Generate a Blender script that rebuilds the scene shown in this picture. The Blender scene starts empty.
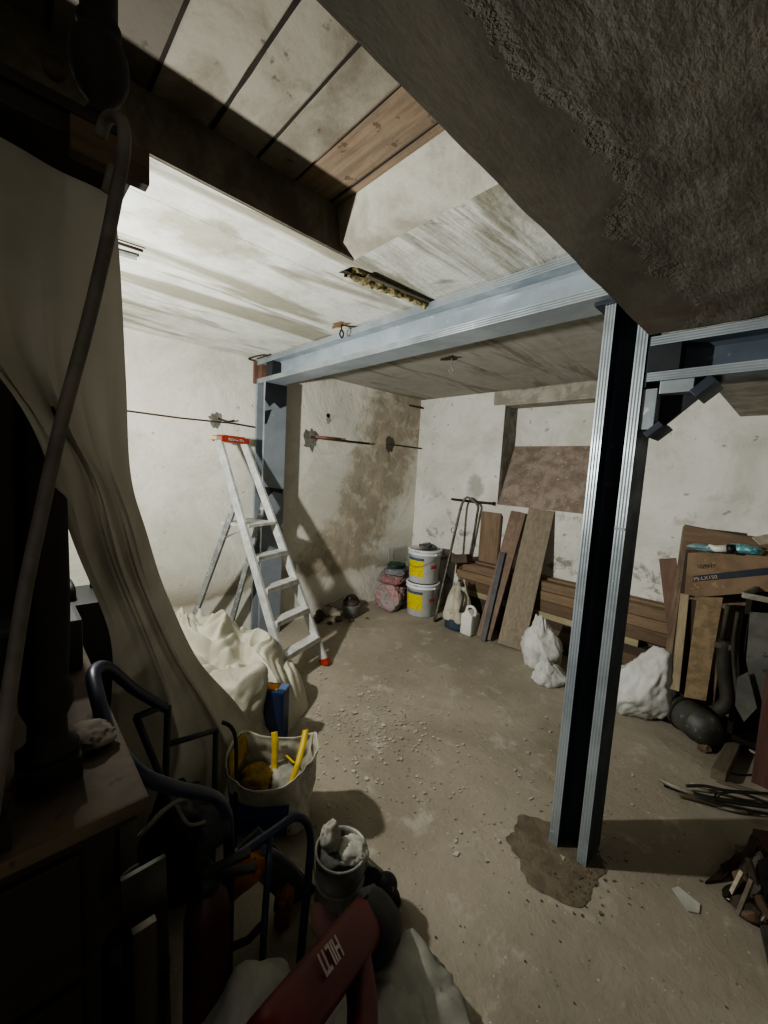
import bpy, bmesh, math, random
from mathutils import Vector, Matrix, noise
V = Vector
random.seed(7)
sc = bpy.context.scene
C = sc.collection

# ------------------------------------------------------------------ camera
F_PX, YAW, PITCH, ROLL = 403.554, -0.80518, -0.10125, 0.05628
CAM = V((3.37021, 0.0, 1.51922))
FW = V((math.sin(YAW)*math.cos(PITCH), math.cos(YAW)*math.cos(PITCH), math.sin(PITCH)))
_r = V((math.cos(YAW), -math.sin(YAW), 0)); _u = _r.cross(FW)
RT = _r*math.cos(ROLL) + _u*math.sin(ROLL)
UP = -_r*math.sin(ROLL) + _u*math.cos(ROLL)
cd = bpy.data.cameras.new('camera'); cam = bpy.data.objects.new('camera', cd); C.objects.link(cam)
cam.matrix_world = Matrix((( RT.x, UP.x, -FW.x, CAM.x), (RT.y, UP.y, -FW.y, CAM.y), (RT.z, UP.z, -FW.z, CAM.z), (0,0,0,1)))
cd.sensor_fit = 'HORIZONTAL'; cd.sensor_width = 36; cd.lens = F_PX/768*36; cd.clip_start = 0.02
sc.camera = cam
D = 3.7642; H = 2.4

def at(px, py, ax, val):
    d = (px-384)/F_PX*RT - (py-512)/F_PX*UP + FW
    i = 'XYZ'.index(ax)
    return CAM + d*((val-CAM[i])/d[i])

# ------------------------------------------------------------------ materials
MATS = {}
def rgb(h):
    if isinstance(h, str):
        v = [int(h[i:i+2], 16)/255 for i in (0, 2, 4)]
        v = [(c/12.92 if c <= .04045 else ((c+.055)/1.055)**2.4) for c in v]
        return (*v, 1)
    return (*h, 1)

class NT:
    def __init__(s, name):
        m = bpy.data.materials.new(name); m.use_nodes = True; s.m = m
        s.t = m.node_tree; s.n = s.t.nodes; s.l = s.t.links
        s.b = s.n['Principled BSDF']
        s.pos = None
    def link(s, a, b): s.l.new(a, b)
    def coord(s, world=False, scale=None):
        if world:
            g = s.n.new('ShaderNodeNewGeometry'); o = g.outputs['Position']
        else:
            g = s.n.new('ShaderNodeTexCoord'); o = g.outputs['Object']
        if scale:
            mp = s.n.new('ShaderNodeMapping'); mp.inputs['Scale'].default_value = scale
            s.link(o, mp.inputs['Vector']); o = mp.outputs[0]
        return o
    def noise(s, co, scale, detail=6, rough=.6, dist=0):
        n = s.n.new('ShaderNodeTexNoise'); n.inputs['Scale'].default_value = scale
        n.inputs['Detail'].default_value = detail; n.inputs['Roughness'].default_value = rough
        n.inputs['Distortion'].default_value = dist
        s.link(co, n.inputs['Vector']); return n.outputs['Fac']
    def ramp(s, fac, a, b, ca=0, cb=1):
        r = s.n.new('ShaderNodeMapRange'); r.inputs['From Min'].default_value = a; r.inputs['From Max'].default_value = b
        r.inputs['To Min'].default_value = ca; r.inputs['To Max'].default_value = cb
        r.interpolation_type = 'SMOOTHSTEP'
        s.link(fac, r.inputs['Value']); return r.outputs[0]
    def mix(s, fac, a, b):
        m = s.n.new('ShaderNodeMix'); m.data_type = 'RGBA'
        for inp, v in ((m.inputs['Factor'], fac), (m.inputs[6], a), (m.inputs[7], b)):
            if hasattr(v, 'is_output'): s.link(v, inp)
            else: inp.default_value = v
        return m.outputs[2]
    def math(s, op, a, b=0):
        m = s.n.new('ShaderNodeMath'); m.operation = op
        for inp, v in ((m.inputs[0], a), (m.inputs[1], b)):
            if hasattr(v, 'is_output'): s.link(v, inp)
            else: inp.default_value = v
        return m.outputs[0]
    def sep(s, co):
        x = s.n.new('ShaderNodeSeparateXYZ'); s.link(co, x.inputs[0]); return x.outputs
    def bump(s, h, strength=.5, dist=.01, prev=None):
        b = s.n.new('ShaderNodeBump'); b.inputs['Strength'].default_value = strength; b.inputs['Distance'].default_value = dist
        s.link(h, b.inputs['Height'])
        if prev is not None: s.link(prev, b.inputs['Normal'])
        return b.outputs[0]
    def out(s, col=None, rough=None, nrm=None, metal=None):
        if col is not None:
            if hasattr(col, 'is_output'): s.link(col, s.b.inputs['Base Color'])
            else: s.b.inputs['Base Color'].default_value = col
        if rough is not None:
            if hasattr(rough, 'is_output'): s.link(rough, s.b.inputs['Roughness'])
            else: s.b.inputs['Roughness'].default_value = rough
        if nrm is not None: s.link(nrm, s.b.inputs['Normal'])
        if metal is not None: s.b.inputs['Metallic'].default_value = metal
        return s.m

def M(name, c1, c2=None, rough=.8, metal=0, scale=6, stretch=(1,1,1), bump=.25, bd=.004, lo=.38, hi=.62, speck=None, sp_amt=.62):
    """generic worn procedural material"""
    if name in MATS: return MATS[name]
    t = NT(name); co = t.coord(scale=stretch)
    f = t.ramp(t.noise(co, scale, 8, .65, .3), lo, hi)
    col = t.mix(f, rgb(c1), rgb(c2 or c1))
    if speck:
        f2 = t.ramp(t.noise(co, scale*5, 4, .6), sp_amt, sp_amt+.05)
        col = t.mix(f2, col, rgb(speck))
    nrm = t.bump(t.noise(co, scale*4, 6, .7), bump, bd) if bump else None
    MATS[name] = t.out(col, rough, nrm, metal); return MATS[name]

def wood(name, c1, c2, axis='X', rough=.75, dark=None):
    if name in MATS: return MATS[name]
    t = NT(name); st = {'X': (1,14,14), 'Y': (14,1,14), 'Z': (14,14,1)}[axis]
    co = t.coord(scale=st); f = t.ramp(t.noise(co, 3, 8, .7, .6), .3, .7)
    col = t.mix(f, rgb(c1), rgb(c2))
    co2 = t.coord(); f2 = t.ramp(t.noise(co2, 5, 6, .7), .45, .75)
    col = t.mix(t.math('MULTIPLY', f2, .6), col, rgb(dark or c1))
    MATS[name] = t.out(col, rough, t.bump(t.noise(co, 5, 6, .7), .4, .004)); return MATS[name]

def m_wall_left():
    t = NT('wall_left_plaster'); co = t.coord(True); x, y, z = t.sep(co)
    big = t.noise(co, 1.3, 9, .68, .5); mid = t.noise(co, 5, 8, .7); fine = t.noise(co, 30, 5, .6)
    col = t.mix(t.ramp(big, .35, .7), rgb('d3d1c6'), rgb('b9b7aa'))
    col = t.mix(t.math('MULTIPLY', t.ramp(mid, .56, .72), .5), col, rgb('a3a094'))
    # brown damp band running down from the back corner
    yc = t.math('ADD', t.math('MULTIPLY', z, .50), 2.38)
    d = t.math('ABSOLUTE', t.math('SUBTRACT', y, yc))
    d = t.math('ADD', d, t.math('MULTIPLY', t.math('SUBTRACT', t.noise(co, 2.6, 8, .7, .4), .5), 1.5))
    st = t.ramp(d, .62, .26)
    st = t.math('MULTIPLY', st, t.ramp(z, .25, .6))
    sc_ = t.mix(t.ramp(mid, .35, .65), rgb('9a8e78'), rgb('7d725f'))
    blot = t.ramp(t.noise(co, 7, 5, .6, .5), .52, .6)
    sc_ = t.mix(t.math('MULTIPLY', blot, .7), sc_, rgb('b3aa94'))
    col = t.mix(t.math('MULTIPLY', st, .78), col, sc_)
    # tide line low on the wall
    zz = t.math('ADD', z, t.math('MULTIPLY', t.math('SUBTRACT', big, .5), .5))
    tl = t.math('MULTIPLY', t.ramp(zz, .36, .42), t.ramp(zz, .62, .43))
    col = t.mix(t.math('MULTIPLY', tl, .6), col, rgb('7d7159'))
    # damp grey dots at high z
    sp = t.ramp(t.noise(co, 16, 3, .5), .69, .72)
    col = t.mix(t.math('MULTIPLY', sp, .6), col, rgb('84817a'))
    n = t.bump(fine, .35, .006); n = t.bump(big, .7, .05, n)
    return t.out(col, .92, n)

def m_wall_back():
    t = NT('wall_back_plaster'); co = t.coord(True); x, y, z = t.sep(co)
    big = t.noise(co, 1.6, 9, .68, .5); mid = t.noise(co, 6, 8, .7, .3); fine = t.noise(co, 34, 5, .6)
    col = t.mix(t.ramp(big, .35, .7), rgb('d6d5cd'), rgb('bcbab0'))
    low = t.ramp(z, 1.7, .5)
    blot = t.math('MULTIPLY', t.ramp(t.noise(co, 4.5, 7, .7, .4), .54, .64), t.math('ADD', t.math('MULTIPLY', low, .75), .12))
    col = t.mix(blot, col, rgb('77736a'))
    sp = t.ramp(t.noise(co, 18, 3, .5), .68, .71)
    col = t.mix(t.math('MULTIPLY', sp, .6), col, rgb('7b786f'))
    dx = t.math('MULTIPLY', t.math('SUBTRACT', x, .87), 1.3); dz = t.math('SUBTRACT', z, 1.40)
    dd = t.math('SQRT', t.math('ADD', t.math('MULTIPLY', dx, dx), t.math('MULTIPLY', dz, dz)))
    dd = t.math('ADD', dd, t.math('MULTIPLY', t.math('SUBTRACT', t.noise(co, 9, 6, .7), .5), .25))
    col = t.mix(t.math('MULTIPLY', t.ramp(dd, .16, .08), .6), col, rgb('827f75'))
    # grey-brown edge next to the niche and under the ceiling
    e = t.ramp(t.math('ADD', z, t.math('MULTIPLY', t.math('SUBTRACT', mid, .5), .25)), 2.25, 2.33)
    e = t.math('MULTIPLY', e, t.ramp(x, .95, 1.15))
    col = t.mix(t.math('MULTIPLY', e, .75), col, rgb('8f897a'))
    n = t.bump(fine, .45, .007); n = t.bump(mid, .5, .03, n)
    return t.out(col, .92, n)

def m_ceiling():
    t = NT('ceiling_plaster'); co = t.coord(True); x, y, z = t.sep(co)
    st = t.coord(True, (3.0, .40, 1)); st2 = t.coord(True, (5.5, .7, 1))
    fine = t.noise(co, 40, 5, .6); mid = t.noise(co, 5, 7, .7, .3)
    col = t.mix(t.ramp(mid, .4, .7), rgb('d9dad2'), rgb('bfbfb4'))
    b1 = t.ramp(t.noise(st, 1.2, 6, .55, .8), .52, .62)
    b1 = t.math('MULTIPLY', b1, .8)
    col = t.mix(b1, col, rgb('88846f'))
    b2 = t.ramp(t.noise(st2, 1.1, 5, .6, .5), .60, .66)
    col = t.mix(t.math('MULTIPLY', b2, .55), col, rgb('7d7867'))
    dx = t.math('SUBTRACT', x, 1.62); dy = t.math('MULTIPLY', t.math('SUBTRACT', y, .62), .6)
    dd = t.math('SQRT', t.math('ADD', t.math('MULTIPLY', dx, dx), t.math('MULTIPLY', dy, dy)))
    dd = t.math('ADD', dd, t.math('MULTIPLY', t.math('SUBTRACT', t.noise(co, 6, 7, .7), .5), .28))
    col = t.mix(t.math('MULTIPLY', t.ramp(dd, .17, .08), .6), col, rgb('8e8b6f'))
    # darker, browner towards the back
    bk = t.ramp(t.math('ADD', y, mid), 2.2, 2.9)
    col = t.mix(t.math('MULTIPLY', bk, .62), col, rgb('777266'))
    pk = t.ramp(t.noise(co, 3.1, 7, .7, .9), .60, .68)
    pk = t.math('MULTIPLY', pk, t.ramp(x, 1.2, 2.0))
    col = t.mix(t.math('MULTIPLY', pk, .7), col, rgb('857f70'))
    n = t.bump(fine, .4, .006); n = t.bump(t.noise(st, 1.2, 6, .55, .8), .8, .05, n)
    return t.out(col, .92, n)

def m_floor():
    t = NT('floor_concrete'); co = t.coord(True); x, y, z = t.sep(co)
    big = t.noise(co, 1.1, 9, .65, .4); mid = t.noise(co, 5, 8, .7, .2); fine = t.noise(co, 45, 6, .65)
    col = t.mix(t.ramp(big, .35, .68), rgb('9b9383'), rgb('857d6d'))
    col = t.mix(t.math('MULTIPLY', t.ramp(mid, .54, .68), .55), col, rgb('b5afa2'))
    col = t.mix(t.math('MULTIPLY', t.ramp(t.noise(co, 2.3, 7, .7, .6), .58, .68), .5), col, rgb('7a7465'))
    sp = t.ramp(t.noise(co, 60, 2, .5), .70, .74)
    col = t.mix(t.math('MULTIPLY', sp, .6), col, rgb('c9c5ba'))
    sp = t.ramp(t.noise(co, 42, 2, .5), .27, .23)
    col = t.mix(t.math('MULTIPLY', sp, .6), col, rgb('4d473c'))
    n = t.bump(fine, .5, .006); n = t.bump(mid, .5, .025, n)
    return t.out(col, .9, n)

def m_slab():
    t = NT('slab_rough_render'); co = t.coord(True); x, y, z = t.sep(co)
    st = t.coord(True, (1, 1, 1))
    big = t.noise(co, 1.8, 8, .65, .6); fine = t.noise(co, 46, 6, .7)
    str_ = t.noise(t.coord(True, (30, 7, 30)), 2.2, 5, .6)
    xx = t.math('ADD', x, t.math('MULTIPLY', t.math('SUBTRACT', t.noise(co, 4, 7, .7), .5), .35))
    edge = t.ramp(xx, 3.06, 3.10)                       # 0 = smooth band near the edge
    wet = t.math('MULTIPLY', t.ramp(xx, 3.0, 3.09), t.ramp(xx, 3.22, 3.12))
    col = t.mix(t.ramp(big, .38, .66), rgb('7c786d'), rgb('625e54'))
    col = t.mix(t.math('MULTIPLY', t.ramp(fine, .5, .62), .35), col, rgb('8c877b'))
    smooth = t.mix(t.ramp(big, .4, .65), rgb('716c60'), rgb('5c574c'))
    col = t.mix(edge, smooth, col)
    col = t.mix(t.math('MULTIPLY', wet, .5), col, rgb('4d483d'))
    rust = t.math('MULTIPLY', t.ramp(y, 1.35, 1.6), t.ramp(t.noise(co, 9, 5, .6), .48, .6))
    col = t.mix(t.math('MULTIPLY', rust, .6), col, rgb('6b4b33'))
    hgt = t.math('ADD', t.math('MULTIPLY', t.math('ADD', fine, t.math('MULTIPLY', str_, .8)), t.math('ADD', t.math('MULTIPLY', edge, .85), .15)), t.math('MULTIPLY', edge, .9))
    n = t.bump(hgt, .75, .008)
    return t.out(col, .95, n)

def m_well_boards():
    t = NT('ceiling_board_concrete'); co = t.coord(True); x, y, z = t.sep(co)
    big = t.noise(co, 3.5, 8, .68, .4); fine = t.noise(co, 30, 6, .65)
    gr = t.noise(t.coord(True, (2, 24, 24)), 2, 5, .6)
    col = t.mix(t.ramp(big, .4, .66), rgb('8f8a7d'), rgb('6f685a'))
    br = t.mix(t.ramp(gr, .35, .65), rgb('86705a'), rgb('695643'))
    col = t.mix(t.math('MULTIPLY', t.ramp(y, .80, .84), .8), col, br)
    col = t.mix(t.math('MULTIPLY', t.ramp(t.noise(co, 12, 4, .6), .62, .68), .7), col, rgb('4a3c2e'))
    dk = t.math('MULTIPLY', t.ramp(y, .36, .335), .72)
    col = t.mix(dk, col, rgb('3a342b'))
    n = t.bump(fine, .4, .006)
    return t.out(col, .9, n)

def m_steel(name, c1, c2, c3, rough=.42, metal=.35):
    if name in MATS: return MATS[name]
    t = NT(name); co = t.coord(); f = t.ramp(t.noise(co, 3, 6, .6, .4), .35, .7)
    col = t.mix(f, rgb(c1), rgb(c2))
    sc_ = t.ramp(t.noise(co, 24, 4, .6), .66, .70)
    col = t.mix(t.math('MULTIPLY', sc_, .5), col, rgb(c3))
    MATS[name] = t.out(col, t.ramp(t.noise(co, 8, 4, .6), .3, .7, rough-.08, rough+.12), t.bump(t.noise(co, 60, 3, .5), .08, .002), metal)
    return MATS[name]

STEEL = m_steel('steel_primer_blue_grey', '7d8a93', '6b7780', '9aa4aa')
STEEL_EDGE = m_steel('steel_flange_edge', 'a2abae', '868f93', 'd6dcdc', .4, .4)
STEEL_DK = m_steel('steel_dark_primer', '39424c', '2c333c', '59636c', .5, .3)
BLACKPAINT = M('black_bitumen_paint', '16181c', '22252a', rough=.5, bump=.1)

# ------------------------------------------------------------------ mesh tools
class MB:
    def __init__(s): s.bm = bmesh.new(); s.slot = 0
    def _mark(s, faces):
        for f in faces: f.material_index = s.slot
    def box(s, a, b, bev=0):
        a = V(a); b = V(b); c = (a+b)/2; d = b-a
        return s.obox(c, (d.x/2, d.y/2, d.z/2), None, bev)
    def obox(s, c, h, rot=None, bev=0):
        m = (rot.to_4x4() if rot else Matrix.Identity(4))
        mat = Matrix.Translation(V(c)) @ m @ Matrix.Diagonal((2*h[0], 2*h[1], 2*h[2], 1))
        r = bmesh.ops.create_cube(s.bm, size=1, matrix=mat)
        vs = r['verts']; fs = {f for v in vs for f in v.link_faces}
        s._mark(fs)
        if bev:
            es = {e for v in vs for e in v.link_edges}
            bmesh.ops.bevel(s.bm, geom=list(es), offset=bev, segments=2, affect='EDGES', profile=.7)
        return s
    def plank(s, p0, p1, wdir, w, t, bev=.002):
        """box from p0 to p1 (centre line), width w along wdir, thickness t"""
        p0 = V(p0); p1 = V(p1); l = p1-p0; L = l.length; l.normalize()
        wd = V(wdir); wd = (wd - l*wd.dot(l)).normalized(); n = l.cross(wd)
        rot = Matrix((( l.x, wd.x, n.x), (l.y, wd.y, n.y), (l.z, wd.z, n.z)))
        return s.obox((p0+p1)/2, (L/2, w/2, t/2), rot, bev)
    def prism(s, pts, ext):
        """polygon (3d points) extruded by ext"""
        vs = [s.bm.verts.new(V(p)) for p in pts]; ws = [s.bm.verts.new(V(p)+V(ext)) for p in pts]
        fs = [s.bm.faces.new(vs), s.bm.faces.new(ws[::-1])]
        for i in range(len(vs)):
            j = (i+1) % len(vs); fs.append(s.bm.faces.new((vs[i], ws[i], ws[j], vs[j])))
        s._mark(fs); return s
    def tube(s, pts, r, seg=10, smooth_n=0, cap=True):
        pts = [V(p) for p in pts]
        if smooth_n:
            P = [pts[0]] + pts + [pts[-1]]; out = []
            for i in range(1, len(P)-2):
                for k in range(smooth_n):
                    u = k/smooth_n; a, b, c, d = P[i-1], P[i], P[i+1], P[i+2]
                    out.append(.5*((2*b) + (c-a)*u + (2*a-5*b+4*c-d)*u*u + (3*b-a-3*c+d)*u**3))
            pts = out + [pts[-1]]
        rr = r if isinstance(r, (list, tuple)) else [r]*len(pts)
        if len(rr) != len(pts): rr = [rr[0] + (rr[-1]-rr[0])*i/(len(pts)-1) for i in range(len(pts))]
        prev = None; rings = []; up = None
        for i, p in enumerate(pts):
            tdir = (pts[min(i+1, len(pts)-1)] - pts[max(i-1, 0)]).normalized()
            if up is None:
                up = V((0, 0, 1)) if abs(tdir.z) < .9 else V((1, 0, 0))
            a = (up - tdir*up.dot(tdir)).normalized(); b = tdir.cross(a); up = a
            rings.append([s.bm.verts.new(p + (a*math.cos(2*math.pi*k/seg) + b*math.sin(2*math.pi*k/seg))*rr[i]) for k in range(seg)])
        fs = []
        for A, B in zip(rings, rings[1:]):
            for k in range(seg):
                f = s.bm.faces.new((A[k], A[(k+1) % seg], B[(k+1) % seg], B[k])); f.smooth = True; fs.append(f)
        if cap: fs.append(s.bm.faces.new(rings[0][::-1])); fs.append(s.bm.faces.new(rings[-1]))
        s._mark(fs); return s
    def lathe(s, prof, c=(0,0,0), axis=(0,0,1), seg=28, smooth=True):
        c = V(c); z = V(axis).normalized(); a = (V((1,0,0)) if abs(z.x) < .9 else V((0,1,0))); a = (a - z*a.dot(z)).normalized(); b = z.cross(a)
        rings = []
        for r, h in prof:
            rings.append([s.bm.verts.new(c + z*h + (a*math.cos(2*math.pi*k/seg) + b*math.sin(2*math.pi*k/seg))*max(r, .0004)) for k in range(seg)])
        fs = []
        for A, B in zip(rings, rings[1:]):
            for k in range(seg):
                f = s.bm.faces.new((A[k], A[(k+1) % seg], B[(k+1) % seg], B[k])); f.smooth = smooth; fs.append(f)
        fs.append(s.bm.faces.new(rings[0][::-1])); fs.append(s.bm.faces.new(rings[-1]))
        s._mark(fs); return s
    def grid(s, fn, nu, nv, smooth=True, close_u=False):
        g = [[s.bm.verts.new(fn(i/(nu-1), j/(nv-1))) for j in range(nv)] for i in range(nu)]; fs = []
        for i in range(nu-1):
            for j in range(nv-1):
                f = s.bm.faces.new((g[i][j], g[i+1][j], g[i+1][j+1], g[i][j+1])); f.smooth = smooth; fs.append(f)
        s._mark(fs); return s
    def blob(s, c, rad, seed=0, amp=.12, freq=3.0, sub=4, flat=0.0, crease=.06, shape=None, rot=0):
        """crumpled sack-like body"""
        r = bmesh.ops.create_icosphere(s.bm, subdivisions=sub, radius=1)
        rn = random.Random(seed); planes = []
        for _ in range(34):
            q_ = V((rn.gauss(0,1), rn.gauss(0,1), rn.gauss(0,1))).normalized(); planes.append((q_, rn.uniform(.84, 1.04)))
        o = V((seed*3.17, seed*1.71, seed*7.3)); R = Matrix.Rotation(rot, 3, 'Z')
        for v in r['verts']:
            p = v.co.copy(); n = p.normalized()
            if shape: p = shape(p)
            k = 1.22
            for pn, pd in planes:
                c_ = n.dot(pn)
                if c_ > .15 and pd/c_ < k: k = pd/c_
            k += amp*.5*noise.noise(n*freq*.5+o)
            m = n + V((noise.noise(n*1.7+o), noise.noise(n*1.7+o*1.4), noise.noise(n*1.7+o*.4)))*.5
            k -= crease*.9*max(0, .22-abs(noise.noise(m*freq*.6+o)))/.22*.5
            k += crease*.5*(abs(noise.noise(m*freq*1.3+o*1.3))-.2) + crease*.2*noise.noise(n*freq*4+o)
            p = p*k
            p = V((p.x*rad[0], p.y*rad[1], p.z*rad[2]))
            p = R @ p + V(c)
            if p.z < flat: p.z = flat + .15*(p.z-flat)*0
            v.co = p
        for f in {f for v in r['verts'] for f in v.link_faces}:
            f.smooth = True; f.material_index = s.slot
        return s
    def build(s, name, mats, parent=None, solid=0, subsurf=0, sharp=None, kind=None):
        bm = s.bm
        bmesh.ops.recalc_face_normals(bm, faces=bm.faces)
        me = bpy.data.meshes.new(name)
        if parent is not None: off = WORLD[parent.name]
        else:
            xs = [v.co.x for v in bm.verts]; ys = [v.co.y for v in bm.verts]; zs = [v.co.z for v in bm.verts]
            off = V(((min(xs)+max(xs))/2, (min(ys)+max(ys))/2, min(zs)))
        bmesh.ops.translate(bm, vec=-V(off), verts=bm.verts)
        bm.to_mesh(me); bm.free()
        if not isinstance(mats, (list, tuple)): mats = [mats]
        for m in mats: me.materials.append(m)
        o = bpy.data.objects.new(name, me); C.objects.link(o)
        if parent is not None: o.parent = parent; WORLD[o.name] = V(off)
        else: o.location = off; WORLD[o.name] = V(off)
        if kind: o['kind'] = kind
        if solid:
            md = o.modifiers.new('solid', 'SOLIDIFY'); md.thickness = solid; md.offset = 0
        if subsurf:
            md = o.modifiers.new('sub', 'SUBSURF'); md.levels = subsurf; md.render_levels = subsurf
        return o
WORLD = {}

def tag(o, label, cat, group=None, kind=None):
    o['label'] = label; o['category'] = cat
    if group: o['group'] = group
    if kind: o['kind'] = kind
    return o
def thing(name, loc, label, cat, group=None):
    o = bpy.data.objects.new(name, None); C.objects.link(o); o.location = loc; o.empty_display_size = .1
    WORLD[o.name] = V(loc); return tag(o, label, cat, group)
def struct(name, mb, m):
    o = mb.build(name, m, None); o['kind'] = 'structure'; return o
def text(name, s, parent, origin, xdir, ydir, size, mat, ext=.0006):
    cu = bpy.data.curves.new(name+'_c', 'FONT'); cu.body = s; cu.size = size; cu.extrude = ext; cu.shear = .25 if s == 'HILTI' else 0; cu.offset = size*.02 if s == 'HILTI' else size*.006
    to = bpy.data.objects.new(name+'_t', cu); C.objects.link(to)
    bpy.context.view_layer.update()
    me = bpy.data.meshes.new_from_object(to.evaluated_get(bpy.context.evaluated_depsgraph_get()))
    bpy.data.objects.remove(to)
    x = V(xdir).normalized(); y = V(ydir); y = (y - x*y.dot(x)).normalized(); z = x.cross(y)
    M4 = Matrix(((x.x, y.x, z.x, origin[0]), (x.y, y.y, z.y, origin[1]), (x.z, y.z, z.z, origin[2]), (0,0,0,1)))
    me.transform(Matrix.Translation(-WORLD[parent.name]) @ M4)
    me.materials.clear(); me.materials.append(mat)
    o = bpy.data.objects.new(name, me); C.objects.link(o); o.parent = parent; WORLD[o.name] = WORLD[parent.name]
    return o
Z0 = (0, 0, 1)
exec_order = []

# ================================================================== THE ROOM
X1 = 4.75; Y0 = -1.35
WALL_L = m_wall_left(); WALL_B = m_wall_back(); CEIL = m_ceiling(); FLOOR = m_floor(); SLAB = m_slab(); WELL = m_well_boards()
RAWC = M('raw_concrete_grey', 'a7a498', '8a867a', rough=.95, scale=7, bump=.7, bd=.012)
DARKC = M('dark_reveal_concrete', '8d8a80', '737066', rough=.95, scale=9, bump=.7, bd=.012)
TRIM = M('trimmer_concrete', '6c675b', '504b41', rough=.95, scale=6, bump=.6, bd=.01)
BROWNC = M('brown_rough_sill', '95887c', '7a6d62', rough=.95, scale=8, bump=.6, bd=.01, speck='a8a095')

b = MB(); b.box((-.3, Y0-.2, -.15), (X1+.2, D+.5, 0)); struct('floor', b, FLOOR)
b = MB(); b.box((-.25, Y0-.2, 0), (0, D+.5, 2.9)); struct('wall_left', b, WALL_L)
b = MB(); b.box((X1, Y0-.2, 0), (X1+.2, D+.5, 2.9)); struct('wall_right', b, WALL_B)
b = MB(); b.box((0, Y0-.2, 0), (X1, Y0, 2.9)); struct('wall_front', b, TRIM)
# back wall with the splayed niche
NX0, NX1, NZ0, NZ1 = 1.15, 2.36, 1.24, 2.255
b = MB()
b.box((0, D, 0), (NX0, D+.4, 2.9)); b.box((NX1, D, 0), (X1, D+.4, 2.9))
b.box((NX0, D, 0), (NX1, D+.4, NZ0-.002)); b.box((NX0, D+.25, NZ0-.002), (NX1, D+.4, NZ1)); b.box((NX0, D, NZ1), (NX1, D+.4, 2.9))
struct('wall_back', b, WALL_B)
def rough_patch(fn, nu, nv, nrm, amp, seed):
    n = V(nrm)
    def g(u, v):
        p = V(fn(u, v)); e = min(u, 1-u, v, 1-v)*8; return p + n*amp*(noise.fractal(p*9+V((seed,0,0)), 1, 2, 4)*.5+.4)*min(1, e)
    return g
b = MB(); b.grid(rough_patch(lambda u, v: (NX0+.001+(NX1-NX0-.002)*u, D-.004+.254*v, NZ0+.62*v), 80, 40, (0,-.9,.4), .022, 3), 80, 40); struct('trim_1', b, BROWNC)
b = MB(); b.grid(rough_patch(lambda u, v: (NX0+.003, D+.25*u, NZ0+.0+(NZ1-NZ0)*v), 20, 50, (1,0,0), .012, 8), 20, 50); struct('trim_2', b, DARKC)
b = MB(); b.grid(rough_patch(lambda u, v: (1.02+1.5*u, D-.012, NZ1+.003+(H-NZ1-.004)*v), 90, 16, (0,-1,0), .03, 5), 90, 16)
b.box((NX0, D-.012, NZ1-.008), (NX1, D+.2, NZ1+.012)); struct('trim_3', b, RAWC)
# main ceiling with the long opening
OX0, OX1, OY1, OZ = 1.94, 2.92, 1.02, 2.565
b = MB()
def slab_(x0, x1, y0, y1): b.box((x0, y0, H), (x1, y1, H+.12))
b.box((0, Y0, H), (OX0-.22, D, H+.12)); b.box((OX0-.22, OY1+.10, H), (3.05, D, H+.12))
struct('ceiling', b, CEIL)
b = MB()  # bevelled end of the opening, plastered white
b.prism([(OX0-.01, OY1+.101, H), (OX0-.01, OY1+.02, H+.03), (OX0-.01, OY1, OZ), (OX0-.01, OY1+.101, OZ)], (1.15, 0, 0)); struct('trim_4', b, M('plastered_edge', 'c6c4b8', '989384', rough=.95, scale=2.2, bump=.5, bd=.01))
b = MB()  # concrete trimmer along the opening
b.box((OX0-.22, Y0, H+.0005), (OX0, OY1+.10, OZ)); b.box((OX0-.225, Y0, H-.0005), (OX0-.14, OY1+.10, H+.1)); 
struct('trim_5', b, [TRIM])
b = MB(); b.box((OX0-.222, Y0, H-.001), (OX0-.012, OY1+.101, H+.02)); struct('trim_6', b, CEIL)
b = MB()  # boards over the opening
seams = [Y0, -.35, -.12, .12, .345, .52, .678, .825, .985, OY1+.06]
for i in range(len(seams)-1):
    y0, y1 = seams[i]+.004, seams[i+1]-.004
    n0 = OZ + random.uniform(0, .0012)
    b.box((OX0-.1, y0, n0), (3.1, y1, n0+.05), .004)
struct('trim_7', b, WELL)
b = MB()
for i, y in enumerate(seams[1:-1]):
    wj = [.003, .005, .007, .005, .006, .0045, .0025, .004][i % 8]
    b.bm.faces.new([b.bm.verts.new((x_, y + sg*wj*(1+.5*noise.noise(V((x_*7, y*9, 1)))), OZ-.0015)) for x_, sg in [(OX0, -1)] + [(OX0+k*.09, -1) for k in range(1, 12)] + [(OX0+k*.09, 1) for k in range(11, 0, -1)] + [(OX0, 1)]])
struct('trim_11', b, M('dark_joint', '2f271f', '1f1914', rough=1))
b = MB(); b.box((OX0-.2, Y0, OZ+.07), (3.1, OY1+.3, OZ+.12)); struct('trim_8', b, M('dark_void', '15120e', '1c1813', rough=1))
# low landing slab
b = MB()
def slabf(u, v):
    x = 2.932 + (X1-2.932)*u; y = Y0 + (1.64-Y0)*v; e = min(u*10, 1)
    return V((x + (1-e)*.006*noise.noise(V((0, y*6, 0))), y, 2.036 + .012*noise.fractal(V((x*3, y*3, 1)), 1, 2, 4)*e))
b.grid(slabf, 150, 200)
b.box((2.936, Y0, 2.062), (X1, 1.64, 2.7))
b.prism([(2.932, Y0, 2.036), (2.932, 1.64, 2.036), (2.9335, 1.64, 2.09), (2.9335, Y0, 2.09)], (.004, 0, 0))
struct('trim_9', b, SLAB)
b = MB(); b.box((2.985, 1.66, 2.036), (X1, D, 2.7)); struct('trim_10', b, RAWC)
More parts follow.
